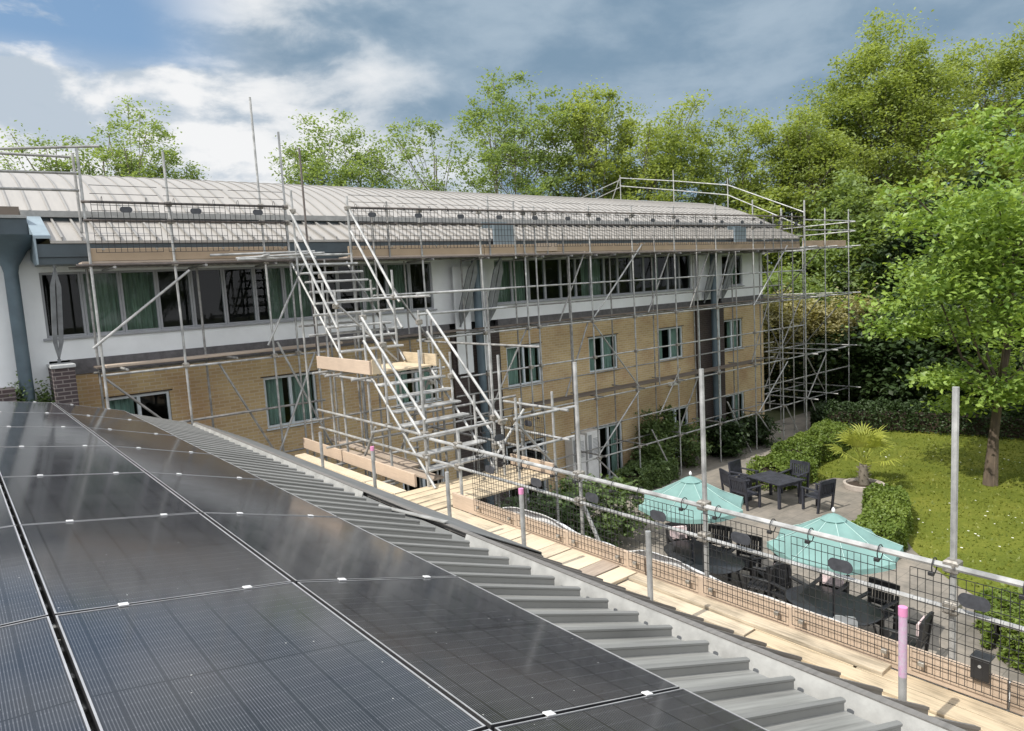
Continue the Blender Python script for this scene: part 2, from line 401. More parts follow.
def skirt_roof(mb_pan, mb_seam, fn, ua, za, ub, zb, v0, v1, pitch=PITCH):
    vs = [fn(ua,v0,za),fn(ub,v0,zb),fn(ub,v1,zb),fn(ua,v1,za)]+[fn(ua,v0,za-.05),fn(ub,v0,zb-.05),fn(ub,v1,zb-.05),fn(ua,v1,za-.05)]
    mb_pan.add(vs,[(0,1,2,3),(7,6,5,4),(0,4,5,1),(1,5,6,2),(2,6,7,3),(3,7,4,0)])
    k = math.ceil(v0/pitch)
    while k*pitch < v1:
        v = k*pitch; k += 1
        for w, h0, h1 in ((.010,-.002,.045),(.018,.045,.066)):
            p = [fn(ua,v-w,za+h0),fn(ua,v+w,za+h0),fn(ub,v+w,zb+h0),fn(ub,v-w,zb+h0),fn(ua,v-w,za+h1),fn(ua,v+w,za+h1),fn(ub,v+w,zb+h1),fn(ub,v-w,zb+h1)]
            mb_seam.add(p,[(3,2,1,0),(4,5,6,7),(0,1,5,4),(1,2,6,5),(2,3,7,6),(3,0,4,7)])

# ---- the near wing (the roof we stand on)
XC, ZC = -1.12, -1.25-10.8
near = thing('near_building', (0,4,G), 'nearby wing under a grey curved standing seam roof carrying the solar panels', 'building')
fnN = lambda u, v, z: (XC+u, v, z)
Y0, Y1 = -5.0, 14.28
pan, seam = MB(), MB(); vault(pan, seam, fnN, ZC, -4.55, 4.55, Y0, Y1, pitch=.2797, uT=3.5)
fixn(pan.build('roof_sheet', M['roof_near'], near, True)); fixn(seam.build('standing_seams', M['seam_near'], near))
b = MB()   # gutter: floor, sunlit upstand, flat grey lip
UP = 3.43
b.prism([(UP-.05,-2.392),(UP+.06,-2.392),(UP+.130,-2.255),(UP+.140,-2.255),(UP+.075,-2.412),(UP-.05,-2.412)], lambda u,w,v:(u,v,w), Y0, 5.25)
fixn(b.build('gutter_lining', M['alu'], near))
b = MB(); b.prism([(UP-.05,-2.392),(UP+.06,-2.392),(UP+.130,-2.255),(UP+.140,-2.255),(UP+.075,-2.412),(UP-.05,-2.412)], lambda u,w,v:(u,v,w), 7.3, Y1)
fixn(b.build('gutter_lining', M['alu'], near))
b = MB(); b.prism([(UP-.05,-2.40),(UP+.05,-2.40),(UP+.12,-2.30),(UP+.13,-2.31),(UP+.06,-2.42),(UP-.05,-2.42)], lambda u,w,v:(u,v,w), 5.25, 7.3)
fixn(b.build('unlined_gutter', M['membrane'], near))
b = MB(); b.beam((UP+.02,7.3,-2.33),(UP+.14,5.6,-2.23),.05,.012); b.build('loose_trim', M['alu'], near)
b = MB(); b.prism([(3.618,-2.259),(4.545,-2.748),(4.545,-2.80),(4.538,-2.80),(4.538,-2.756),(3.618,-2.267)], lambda u,w,v:(u,v,w), 5.35, 14.2)
fixn(b.build('grey_membrane', M['membrane'], near))
b = MB(); b.prism([(UP+.125,-2.249),(UP+.182,-2.255),(UP+.182,-2.32),(UP+.172,-2.32),(UP+.172,-2.263),(UP+.125,-2.257)], lambda u,w,v:(u,v,w), Y0, Y1)
fixn(b.build('gutter_lip', M['skirt'], near))
pan, seam = MB(), MB(); skirt_roof(pan, seam, lambda u,v,z:(u,v,z), 3.60,-2.335, 4.52,-2.832, Y0, Y1, .2797)
sk = fixn(pan.build('skirt_roof', M['skirt'], near)); fixn(seam.build('skirt_seams', M['skirt'], sk))
b = MB(); b.box(4.43,Y0,-3.12,4.505,Y1,-2.90); b.build('fascia', M['slate'], near)
b = MB(); b.box(3.87,Y0,-3.06,4.425,Y1,-3.03); b.build('soffit', M['soffit'], near)
b = MB(); b.box(-5.2,Y0+.2,G,3.85,Y1-.1,-2.75); b.build('wall', M['brick'], near)
b = MB()
for k in range(4): b.box(3.851,.2+k*3.4,G+.05,3.89,1.9+k*3.4,G+2.2)
b.build('patio_door', M['frame_white'], near)

# solar panels
PW, PL = 1.078, 1.7217
proto = thing('solar_panel', (0,0,0), 'x', 'solar panel', 'solar panels on the curved roof', local=True)
b = MB()
for x0,y0,x1,y1 in ((-PW/2,-PL/2,-PW/2+.011,PL/2),(PW/2-.011,-PL/2,PW/2,PL/2),(-PW/2+.011,-PL/2,PW/2-.011,-PL/2+.011),(-PW/2+.011,PL/2-.011,PW/2-.011,PL/2)):
    b.box(x0,y0,-.035,x1,y1,-.0012)
fr_ = b.build('frame', M['pv_frame'], proto, local=True)
b = MB()
for x0,y0,x1,y1 in ((-PW/2,-PL/2,-PW/2+.0075,PL/2),(PW/2-.0075,-PL/2,PW/2,PL/2),(-PW/2+.0075,-PL/2,PW/2-.0075,-PL/2+.005),(-PW/2+.0075,PL/2-.005,PW/2-.0075,PL/2)): b.box(x0,y0,-.0011,x1,y1,.0006)
b.build('bright_edge', M['pv_edge'], fr_, local=True)
b = MB(); b.box(-PW/2+.0115,-PL/2+.0115,-.028,PW/2-.0115,PL/2-.0115,-.002); b.build('laminate', M['solar'], proto, local=True)
for s in (-.27,.30):
    b = MB(); b.bev(s-.021,PL/2-.005,.001,s+.021,PL/2+.026,.008,.002); b.tube((s,PL/2+.01,.0082),(s,PL/2+.01,.0105),.006,6); b.build('clamp', M['clamp'], proto, local=True)
cols = [(.0745,'in the left-hand column by the camera'),(.1765,'in the middle column'),(.2785,'in the right-hand column next to the bare seams')]
rows = ['nearest row','second row','third row','fourth row','fifth row','sixth row','seventh row','farthest row']
first = True
for th, ct in cols:
    for r_ in range(8):
        yc = .137+1.7417*r_+1.7417/2
        loc = (XC+10.8*math.sin(th), yc, ZC+10.8*math.cos(th))
        lab = 'black solar panel %s, %s' % (ct, rows[r_])
        if first:
            first = False; p = proto; p.location = Vector(loc)+Vector((0,0,ZO)); p['label'] = lab; p.rotation_euler = (0,th,0)
        else:
            copy_tree(proto, loc, (0, th+rnd.uniform(-.003,.003), 0), lab)

# ------------------------------------------------------------------ the far building
D = 16.2
far = thing('brick_building', (14,D,G), 'three storey buff brick block with white top floor and curved metal roof', 'building')
fnF = lambda u, v, z: (v, 21.9-u, z)
ZF = 3.51-10.8
pan, seam = MB(), MB(); vault(pan, seam, fnF, ZF, -5.4, 5.4, -9, 27.8, hs=.42)
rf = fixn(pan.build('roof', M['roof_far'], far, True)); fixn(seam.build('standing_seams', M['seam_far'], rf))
b = MB()
b.box(1.42,16.36,1.83,27.85,16.44,1.95); b.build('gutter_flashing', M['alu'], far)
b = MB(); b.box(1.6,16.46,1.55,27.8,16.60,1.94); b.build('gutter', M['slate_dark'], far)  # dark closure strip, also painting in the shadow slot under the lip
pan, seam = MB(), MB(); skirt_roof(pan, seam, fnF, 5.46,1.76, 6.62,1.285, 1.72, 27.8)
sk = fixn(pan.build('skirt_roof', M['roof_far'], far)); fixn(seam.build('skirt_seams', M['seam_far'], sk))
b = MB(); b.prism([(16.46,1.88),(15.24,1.37),(15.24,1.32),(16.46,1.83)], lambda y,z,x:(x,y,z), 1.47,1.73)
b.prism([(16.46,1.83),(15.25,1.33),(15.25,.86),(15.6,.86),(16.2,1.0),(16.46,1.5)], lambda y,z,x:(x,y,z), 1.47,1.50); fixn(b.build('verge_trim', M['verge'], far))
b = MB(); b.box(1.5,15.30,.99,27.8,15.36,1.225); b.box(1.5,15.33,.86,27.8,15.42,.985); b.build('fascia', M['slate_dark'], far)
b = MB(); b.box(1.52,15.43,.87,27.8,16.19,.90); b.build('soffit', M['soffit'], far)
# left link part with deep box fascia
b = MB(); b.box(-9,15.86,1.40,1.46,16.9,1.74); b.build('box_fascia', M['slate_dark'], far)
b = MB(); b.box(-9,15.83,1.745,1.465,16.9,1.80); b.build('white_trim', M['alu'], far)
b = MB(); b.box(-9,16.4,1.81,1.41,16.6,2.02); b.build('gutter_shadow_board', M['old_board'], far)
# walls with openings
def wall(mb, x0, x1, z0, z1, ops, y=D, dep=.16):
    xs = sorted({x0,x1,*[o[0] for o in ops],*[o[1] for o in ops]}); zs = sorted({z0,z1,*[o[2] for o in ops],*[o[3] for o in ops]})
    for i in range(len(xs)-1):
        for j in range(len(zs)-1):
            cx=(xs[i]+xs[i+1])/2; cz=(zs[j]+zs[j+1])/2
            if any(o[0]<cx<o[1] and o[2]<cz<o[3] for o in ops): continue
            mb.add([(xs[i],y,zs[j]),(xs[i+1],y,zs[j]),(xs[i+1],y,zs[j+1]),(xs[i],y,zs[j+1])],[(0,1,2,3)])
    for a,c,e,f in ops:
        mb.add([(a,y,e),(c,y,e),(c,y,f),(a,y,f),(a,y+dep,e),(c,y+dep,e),(c,y+dep,f),(a,y+dep,f)],[(0,4,5,1),(1,5,6,2),(2,6,7,3),(3,7,4,0)])
XR = 26.48
up_ops = [(1.57,10.42,-.50,.76),(12.55,21.75,-.50,.76),(23.45,25.05,-.50,.70)]
b = MB(); wall(b,-9,1.55,G,1.40,[]); wall(b,1.55,XR,-.95,.92,up_ops); b.build('white_wall', M['render'], far)
b = MB(); b.box(1.9,D-.035,-1.25,10.85,D+.1,-.952); b.box(12.55,D-.035,-1.25,21.8,D+.1,-.952); b.box(23.6,D-.035,-1.32,XR,D+.1,-.952); b.build('tile_band', M['tileband'], far)
ff = [(2.42,3.62,-2.98,-1.80),(5.63,6.9,-2.98,-1.79),(9.05,10.4,-2.98,-1.8),(12.82,14.16,-2.99,-1.79),(16.24,17.6,-2.97,-1.82),(19.76,21.13,-2.97,-1.83),(23.57,24.97,-3.0,-1.83)]
gf = [(2.4,3.7,G+.05,-4.75),(5.6,6.95,G+.05,-4.75),(9.05,10.4,G+.05,-4.75),(12.6,14.14,G+.05,-4.73),(16.31,17.68,G+.05,-4.83),(19.86,21.34,G+.05,-4.82),(23.63,25.02,G+.05,-4.8)]
b = MB(); wall(b,1.55,XR,G,-1.2,ff+gf); b.build('brick_wall', M['brick'], far)
b = MB(); b.add([(XR,D,G),(XR,27.4,G),(XR,27.4,.92),(XR,D,.92)],[(0,1,2,3)]); b.add([(-9,27.4,G),(XR,27.4,G),(XR,27.4,2),(-9,27.4,2)],[(3,2,1,0)]); b.build('side_wall', M['brick'], far)
b = MB(); b.prism([(y, ZF+math.sqrt((RR-.06)**2-(21.9-y)**2)) for y in np.linspace(16.6,27.2,16)]+[(27.2,.9),(16.6,.9)], lambda y,z,x:(x,y,z), 26.5, 26.6); fixn(b.build('gable_panel', M['roof_far'], far))
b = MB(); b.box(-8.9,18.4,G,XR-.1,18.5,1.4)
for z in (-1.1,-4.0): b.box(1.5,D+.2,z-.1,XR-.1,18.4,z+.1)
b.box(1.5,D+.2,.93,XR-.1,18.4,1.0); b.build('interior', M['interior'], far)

def curtain(mb, x0, x1, z0, z1, y, amp=.03, wl=.11):
    n = max(4, int((x1-x0)/wl*6)); vs=[]
    for i in range(n+1):
        x = x0+(x1-x0)*i/n; yy = y+amp*math.sin(x/wl*6.283)+amp*.4*math.sin(x*23)
        vs += [(x,yy,z0),(x,yy,z1)]
    mb.add(vs, [(2*i,2*i+2,2*i+3,2*i+1) for i in range(n)])
def window(x0, x1, z0, z1, fm, lights, cur=(), cm='curtain', fw=.055, y=D+.07, sill=True, transom=None, lintel=False):
    f = MB(); Y0_, Y1_ = y-.03, y+.04
    f.box(x0+.003,Y0_,z0+.003,x0+fw,Y1_,z1-.003); f.box(x1-fw,Y0_,z0+.003,x1-.003,Y1_,z1-.003); f.box(x0+fw,Y0_,z1-fw,x1-fw,Y1_,z1-.003); f.box(x0+fw,Y0_,z0+.003,x1-fw,Y1_,z0+fw)
    w = (x1-x0)/lights
    for i in range(1,lights): f.box(x0+w*i-fw*.6,Y0_-.008,z0+fw,x0+w*i+fw*.6,Y1_,z1-fw)
    if transom: f.box(x0+fw,Y0_-.004,transom-.025,x1-fw,Y1_-.004,transom+.025)
    fo = f.build('window', M[fm], far)
    p = MB()
    for i in range(lights): p.add([(x0+w*i+fw*.5,y,z0+fw*.5),(x0+w*(i+1)-fw*.5,y,z0+fw*.5),(x0+w*(i+1)-fw*.5,y,z1-fw*.5),(x0+w*i+fw*.5,y,z1-fw*.5)],[(0,1,2,3)])
    p.build('pane', M['glass'], fo)
    if lintel:
        s = MB(); s.box(x0-.06,D-.012,z1+.003,x1+.06,D+.02,z1+.03); s.build('lintel', M['brick_brown'], fo)
    if sill:
        s = MB(); s.bev(x0-.04,D-.05,z0-.045,x1+.04,D-.001,z0-.003,.004); s.build('sill', M[fm], fo)
    for a, c in cur:
        q = MB(); curtain(q, x0+(x1-x0)*a, x0+(x1-x0)*c, z0+.03, z1-.02, D+.26); q.build('curtain', M[cm], fo)
for k in range(13):
    x0 = 1.57+.6808*k; window(x0, x0+.6808, -.50, .76, 'frame_grey', 1, {1:[(0,1)],2:[(0,1)],6:[(.5,1)],7:[(0,1)],10:[(0,.8)],11:[(.1,1)]}.get(k,()), fw=.045, sill=False)
for k in range(14):
    x0 = 12.55+.6571*k; window(x0, x0+.6571, -.50, .76, 'frame_grey', 1, {0:[(.3,1)],1:[(0,1)],5:[(.7,1)],6:[(0,1)],11:[(0,.5)]}.get(k,()), fw=.04, sill=False)
b = MB(); b.bev(1.5,D-.06,-.545,10.48,D-.001,-.503,.004); b.bev(12.5,D-.06,-.545,21.8,D-.001,-.503,.004); b.bev(23.4,D-.06,-.545,25.1,D-.001,-.503,.004); b.build('ribbon_sill', M['frame_grey'], far)
window(23.45,25.05,-.50,.70,'frame_grey',2,[(.6,.95)],sill=False)
for i,(a,c,e,f) in enumerate(ff): window(a,c,e,f,'frame_white',2,[[(0.02,.45)],[(.02,.42),(.6,.98)],[(.02,.4),(.62,.98)],[(.05,.45),(.8,.98)],[(.02,.4),(.7,.97)],[(.05,.35),(.72,.98)],[(.1,.4),(.55,.98)]][i],'curtain_teal',lintel=True)
for i,(a,c,e,f) in enumerate(gf): window(a,c,e,f,'frame_white',2,[(.75,.98)] if i in (4,6) else (),'curtain_teal',sill=False,fw=.07,lintel=True)
# piers, posts, spindle struts
b = MB(); b.box(1.52,15.55,G,1.88,D-.002,-1.06); b.box(.55,15.7,G,.93,D-.002,-1.35)
b.build('brick_pier', M['brick_dark'], far)
b = MB(); b.bev(1.50,15.52,-1.058,1.90,D-.004,-.99,.01); b.build('pier_coping', M['concrete'], far)
for x0,x1 in ((10.86,12.52),(21.83,23.58)):
    b = MB(); b.box(x0,D-.10,G,x1,D-.003,-1.16); b.build('brick_pier', M['brick_brown'], far)
for q in ((10.95,-2.35,11.46,.6),(11.80,-2.35,12.10,.6),(21.9,-.93,22.35,.7),(22.9,-.93,23.35,.7)):
    b = MB(); b.box(q[0],15.98,q[1],q[2],16.02,q[3]); b.build('white_panel', M['render'], far)
for x in (11.64,22.62):
    b = MB(); b.tube((x,15.86,G),(x,15.86,.86),.115,16); b.build('steel_post', M['slate'], far, True)
b = MB(); b.tube((22.95,15.93,G),(22.95,15.93,-1.2),.05,10); b.tube((21.75,15.95,G),(21.75,15.95,-1.2),.04,10); b.build('downpipe', M['frame_white'], far, True)
b = MB(); b.lathe([(.115,0),(.115,2.62),(.14,2.74),(.30,3.02),(.60,3.20),(.66,3.26)],24,(1.12,15.93,-1.86)); b.build('flared_column', M['slate'], far, True)
def strut(x0, y0, z0, x1, y1, z1, w, mat_):
    b = MB(); p = Vector((x0,y0,z0)); q = Vector((x1,y1,z1)); d = q-p; Ln = d.length; d.normalize(); s = Vector((1,0,0)); s = (s-d*s.dot(d)).normalized(); nrm = d.cross(s)
    for off in (-.62*w,.62*w):
        hw = w*.48
        prof = [(-.012,0),(.012,0),(hw,.2*Ln),(hw,.8*Ln),(.012,Ln),(-.012,Ln),(-hw,.8*Ln),(-hw,.2*Ln)]
        vs=[]
        for t in (-.02,.02):
            for a,l in prof:
                k = min(1, l/(.2*Ln), (Ln-l)/(.2*Ln)); vs.append(p+d*l+s*(a+off*k)+nrm*t)
        b.add(vs,[tuple(range(8)),tuple(range(15,7,-1))]+[(i,8+i,8+(i+1)%8,(i+1)%8) for i in range(8)])
    b.tube(p,p-d*.07,.03,8); b.tube(q,q+d*.07,.03,8)
    fixn(b.build('spindle_strut', mat_, far))
strut(1.68,15.85,-.90, 1.75,15.42,.80, .08, M['strut'])
for x0,x1 in ((11.05,11.35),(12.02,12.22),(22.1,22.3),(23.2,23.45)): strut(x0,16.0-.1,-.98,x1,15.45,.80,.15,M['strut'])
b = MB(); b.bev(20.18,D-.14,-3.93,20.62,D-.002,-3.80,.02); b.build('wall_light', M['lightplast'], far)
# air conditioners
for x0,x1,z0,z1,lb in ((14.96,15.52,G+.35,-4.85,'tall white air conditioning cabinet on the brick wall, the left of two'),(15.62,16.2,G+.35,-4.80,'tall white air conditioning cabinet beside the ground floor door, the right of two')):
    t = thing('air_conditioner', ((x0+x1)/2,D-.2,z0), lb, 'air conditioner', 'air conditioning cabinets'); b = MB(); b.bev(x0,D-.36,z0,x1,D-.02,z1,.02); b.build('casing', M['white_plastic'], t)
    b = MB(); b.box(x0+.05,D-.366,z0+.75,x0+.2,D-.362,z1-.1)
    for k in range(12): b.box(x0+.26,D-.366,z0+.85+k*.045,x1-.05,D-.362,z0+.87+k*.045)
    b.build('grille', M['frame_grey'], t)
    b = MB(); b.box(x0+.05,D-.34,G,x0+.12,D-.04,z0-.002); b.box(x1-.12,D-.34,G,x1-.05,D-.04,z0-.002); b.build('stand', M['galv_old'], t)

# ------------------------------------------------------------------ scaffolding
def tubes(root, name, lst, mat_='galv', r=.02415):
    for p, q in lst:
        b = MB(); b.tube(p,q,r,8); b.build(name, M[mat_], root, True)
def couplers(root, pts):
    for x,y,z in pts:
        b = MB(); b.bev(x-.05,y-.055,z-.05,x+.05,y+.05,z+.05,.014); b.tube((x-.075,y-.03,z+.02),(x+.07,y+.02,z+.02),.012,6)
        b.build('coupler', M['fitting'], root)
S = 14.8
fs = thing('facade_scaffold', (14,S,G), 'long galvanised tube scaffold standing against the brick block', 'scaffold')
outer = [(3.66,2.91,G),(5.43,4.12,G),(5.96,3.48,G),(9.28,2.04,G),(11.06,2.06,G),(11.37,2.34,.8),(12.23,2.24,.72),(12.55,2.12,G),(12.94,2.13,G),(15.07,2.18,G),(16.93,2.23,G),(19.0,2.28,G),(21.3,2.44,G),(23.62,2.62,G),(25.55,2.37,G)]
tubes(fs,'standard',[((x,S,a),(x,S,c)) for x,a,c in outer]+[((2.24,S,2.87),(2.24,S,G))])
tubes(fs,'standard',[((6.4,S+.03,3.19),(6.4,S+.03,-1.2))],'galv_dark'); tubes(fs,'standard',[((6.4,S+.03,-1.2),(6.4,S+.03,G))],'galv')
inn = [2.3,4.3,7.9,9.3,11.06,12.9,15.0,16.87,18.93,21.2,23.6,25.5]
tubes(fs,'standard',[((x,15.72,2.95 if x<3 else .84),(x,15.72,G)) for x in inn],'galv_old')
# short guard posts seen on the eaves lift
tubes(fs,'guard_post',[((x,S+.01,2.12-.05*(i%3)),(x,S+.01,.80)) for i,x in enumerate((8.4,13.4,14.0,18.0,20.2,24.4,25.0))],'galv_old')
rails = [(.80,2.0,26.9),(1.60,2.2,5.98),(1.93,2.2,5.98),(1.60,7.3,27.2),(1.95,7.3,27.2)]
tubes(fs,'guardrail',[((a,S-.05,z),(c,S-.05,z+.12*(1 if z>1.5 and a>5 else 0)*.9)) for z,a,c in rails],'galv_dark')
led = [(-.05,7.9,27.3),(-1.19,9.0,27.3),(-1.22,2.2,6.6),(-2.27,10.2,27.4),(-3.52,10.6,31.3),(-5.36,10.6,31.3)]
tubes(fs,'ledger',[((a,S+.05,z),(c,S+.05,z)) for z,a,c in led])
tubes(fs,'ledger',[((a,15.67,z),(c,15.67,z)) for z,a,c in ((.80,2,27),(-1.19,9,26.6),(-1.22,2.2,6.6),(-3.5,10.6,26.4),(-5.34,10.6,26.4))],'galv_old')
tr = []
for x in (2.6,4.2,5.6,9.5,11.2,13.1,14.2,15.2,16.0,17.1,18.1,19.15,20.2,21.4,22.5,23.75,24.7,25.6): tr += [((x,S-.15,.75),(x,15.9,.75))]
for x in (2.6,4.6,9.5,11.2,13.1,15.2,17.1,19.15,21.4,23.75,25.6):
    tr += [((x,S-.18,-1.14),(x,16.05,-1.14))]
    if x>9: tr += [((x,S-.18,-3.47),(x,16.05,-3.47)),((x,S-.18,-5.31),(x,16.05,-5.31))]
tubes(fs,'transom',tr,'galv_old')
BR = [((2.11,14.8,-.7),(3.9,14.8,.66)),((6.32,14.8,.85),(5.3,14.8,-.95)),((6.31,14.8,-1.22),(5.3,14.8,-3.32)),((5.5,14.8,-.9),(6.6,14.8,-3.5)),((17.33,14.8,1.05),(15.07,14.8,-1.06)),((16.94,14.8,-3.55),(15.06,14.8,-5.2)),((25.9,14.8,.94),(23.5,14.8,-1.25)),((25.82,14.8,-3.6),(23.73,14.8,-5.3)),((21.7,14.8,-4.6),(23.15,14.8,-6.73)),((23.7,14.8,-5.4),(25.0,14.8,-6.73)),((25.6,14.8,-5.3),(26.7,14.8,-6.73)),((17.5,14.8,-4.9),(18.6,14.8,-6.73)),((14.9,14.8,-5.3),(16.3,14.8,-6.6)),((15.06,14.8,-1.29),(16.96,14.8,-3.4))]
tubes(fs,'brace',[((a[0],S-.05,a[2]),(c[0],S-.05,c[2])) for a,c in BR])
tubes(fs,'brace',[((14.98,14.9,.93),(13.8,14.9,-1.1)),((19.0,14.9,1.03),(17.7,14.9,-1.1)),((14.95,14.9,-1.2),(13.9,14.9,-3.3)),((19.26,14.9,-3.1),(18.1,14.9,-4.5)),((21.3,15.0,1.0),(20.0,15.0,-1.1)),((2.3,15.2,-1.3),(4.3,15.2,-3.4))],'galv_old')
def boards(root, name, x0, x1, ys, z, mat_, L_=3.9, w=.225, t=.038):
    x = x0
    while x < x1:
        e = min(x+L_, x1)
        for y in ys:
            b = MB(); b.bev(x+.01,y,z,e-.01,y+w-.008,z+t,.004); b.build(name, M[mat_], root)
        x = e
boards(fs,'deck_board',2.1,6.0,(14.82,15.05),.83,'grey_board'); boards(fs,'deck_board',7.3,27.0,(14.82,15.05),.83,'grey_board')
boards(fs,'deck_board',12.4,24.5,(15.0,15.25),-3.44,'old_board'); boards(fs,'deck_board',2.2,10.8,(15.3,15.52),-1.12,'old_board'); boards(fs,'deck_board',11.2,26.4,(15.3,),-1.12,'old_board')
x = 2.25
for e in (5.95,): 
    b = MB(); b.bev(x,S+.03,.875,e,S+.07,1.105,.005); b.build('toe_board', M['toe_far'], fs)
x = 7.35
for e in (11.2,13.6,17.4,21.3,25.2,27.0):
    b = MB(); b.bev(x+.01,S+.03,.875+rnd.uniform(-.01,.01),e-.01,S+.07,1.105+rnd.uniform(-.01,.01),.005); b.build('toe_board', M['toe_far'], fs); x = e
b = MB(); b.bev(12.95,S-.01,.90,13.75,S+.025,1.12,.005); b.build('toe_board', M['toe'], fs)
tubes(fs,'standard',[((x,S+.02,a),(x,S+.02,c)) for x,a,c in ((8.0,1.9,G),(14.2,.8,-3.5),(18.05,.8,-3.5),(20.2,.8,-5.4),(22.5,.8,-5.4),(24.6,.8,-5.4),(26.4,2.2,G))],'galv_old')
tubes(fs,'ledger',[((a,y,z),(c,y,z)) for z,a,c,y in ((-.6,10.4,27.2,15.67),(-2.9,10.6,26.4,15.67),(-4.4,14.0,31.2,S+.06),(-2.3,2.2,6.5,S+.05),(-3.3,4.0,6.5,S+.05))],'galv_old')
tubes(fs,'brace',[((22.3,14.9,.9),(21.4,14.9,-1.1)),((24.9,15.0,-1.2),(23.7,15.0,-3.4)),((20.3,14.95,-3.5),(19.1,14.95,-5.3)),((8.0,14.9,.8),(9.3,14.9,-1.1)),((12.6,14.95,-1.2),(11.1,14.95,-3.4)),((4.3,14.9,-1.2),(5.3,14.9,-3.3))],'galv_old')
couplers(fs,[(x,S,z) for x,a,c in outer if c<0 for z in (.80,1.6,1.93,-1.19,-2.27,-3.52,-5.36) if not (x<8 and z<-1.5)])
tubes(fs,'guardrail',[((.0,S,2.66),(2.6,S,2.93)),((-.2,15.3,2.78),(2.2,15.3,2.80)),((-.2,S,2.38),(2.2,S,2.43)),((-.2,S,2.11),(2.2,S,2.13))],'galv_old')
tubes(fs,'platform_tube',[((4.75,14.55,.86),(6.55,14.35,.93)),((4.3,14.7,.94),(6.4,14.5,.97)),((4.75,14.45,.83),(6.5,14.7,.86)),((5.3,14.2,.9),(5.3,15.3,.9)),((6.2,14.2,.92),(6.2,15.3,.92))],'galv')
b = MB(); b.bev(2.35,15.2,-1.12,7.2,15.45,-1.06,.01); b.build('toe_board', M['grey_board'], fs)
b = MB()
for (x,z0) in ((11.75,1.1),(22.9,1.12)):
    b = MB(); b.box(x,15.1,z0,x+.75,15.14,z0+.55); b.box(x-.35,15.141,z0+.45,x+.5,15.16,z0+.62); b.build('weather_sheet', M['verge'], fs)

gs = thing('gable_scaffold', (28.6,17,G), 'tube scaffold round the far gable end, beside the dark hedge', 'scaffold')
tubes(gs,'standard',[((x,y,2.45 if y<15 else 1.4),(x,y,G)) for x in (27.3,28.95,31.0) for y in (14.8,16.9,19.0,21.2)])
tubes(gs,'standard',[((27.42,14.85,2.73),(27.42,14.85,G))])
led2 = []
for z in (.82,-1.19,-3.5,-5.36):
    for x in (27.3,28.95,31.0): led2.append(((x+.05,14.3,z+.05),(x+.05,21.6,z+.05)))
    for y in (14.8,16.9,19.0,21.2): led2.append(((26.9,y+.05,z),(31.4,y+.05,z)))
tubes(gs,'ledger',led2,'galv')
tubes(gs,'guardrail',[((27.3,14.75,z),(31.4,14.75,z)) for z in (1.55,1.95)]+[((31.0,14.5,z),(31.0,21.4,z)) for z in (1.5,1.9)]+[((27.3,19,z),(31.3,19,z)) for z in (1.5,1.9)])
tubes(gs,'brace',[((28.9,14.75,-3.6),(27.3,14.75,-5.3)),((27.3,16.9,-1.3),(28.9,16.9,-3.4)),((28.9,16.9,-3.6),(27.4,16.9,-5.4)),((27.4,14.85,-3.5),(28.9,14.85,-5.2)),((27.3,16.95,.7),(28.9,16.95,-1.1)),((31.0,14.9,-1.3),(31.0,16.8,-3.4)),((28.95,15.0,-1.2),(28.95,16.8,-3.5)),((28.95,15,.8),(28.95,16.8,-1.1)),((27.6,14.75,-5.4),(28.5,14.75,-6.7)),((30.9,16.9,-1.2),(29.0,16.9,-3.5))],'galv_old')
for x0 in (27.5,28.6,29.7):
    b = MB(); b.bev(x0,14.82,.86,x0+1.05,15.6,.90,.005); b.build('deck_board', M['grey_board'], gs)
b = MB(); b.bev(27.35,14.86,.91,30.9,14.9,1.13,.005); b.build('toe_board', M['toe_far'], gs)
GAB = [((28.2,15.3,2.33),(28.2,18.88,3.94)),((28.2,18.88,3.94),(28.2,21.92,4.57)),((28.2,21.92,4.57),(28.2,25.3,5.22)),((28.2,15.3,1.72),(28.2,18.89,3.5)),((28.2,18.89,3.5),(28.2,21.94,4.14)),((28.2,21.94,4.14),(28.2,25.33,4.82)),((28.2,25.3,5.12),(28.2,28.6,4.5)),((28.2,25.3,4.75),(28.2,28.6,4.1))]
tubes(gs,'roof_rail',GAB,'galv',.024)
tubes(gs,'roof_post',[((28.2,15.3,2.82),(28.2,15.3,.8)),((28.2,18.9,4.25),(28.2,18.9,1.0)),((28.2,21.9,5.08),(28.2,21.9,1.0)),((28.2,25.3,5.37),(28.2,25.3,1.0)),((28.2,16.3,2.6),(28.2,16.3,.9)),((28.2,25.35,5.2),(28.2,26.0,4.0))],'galv')

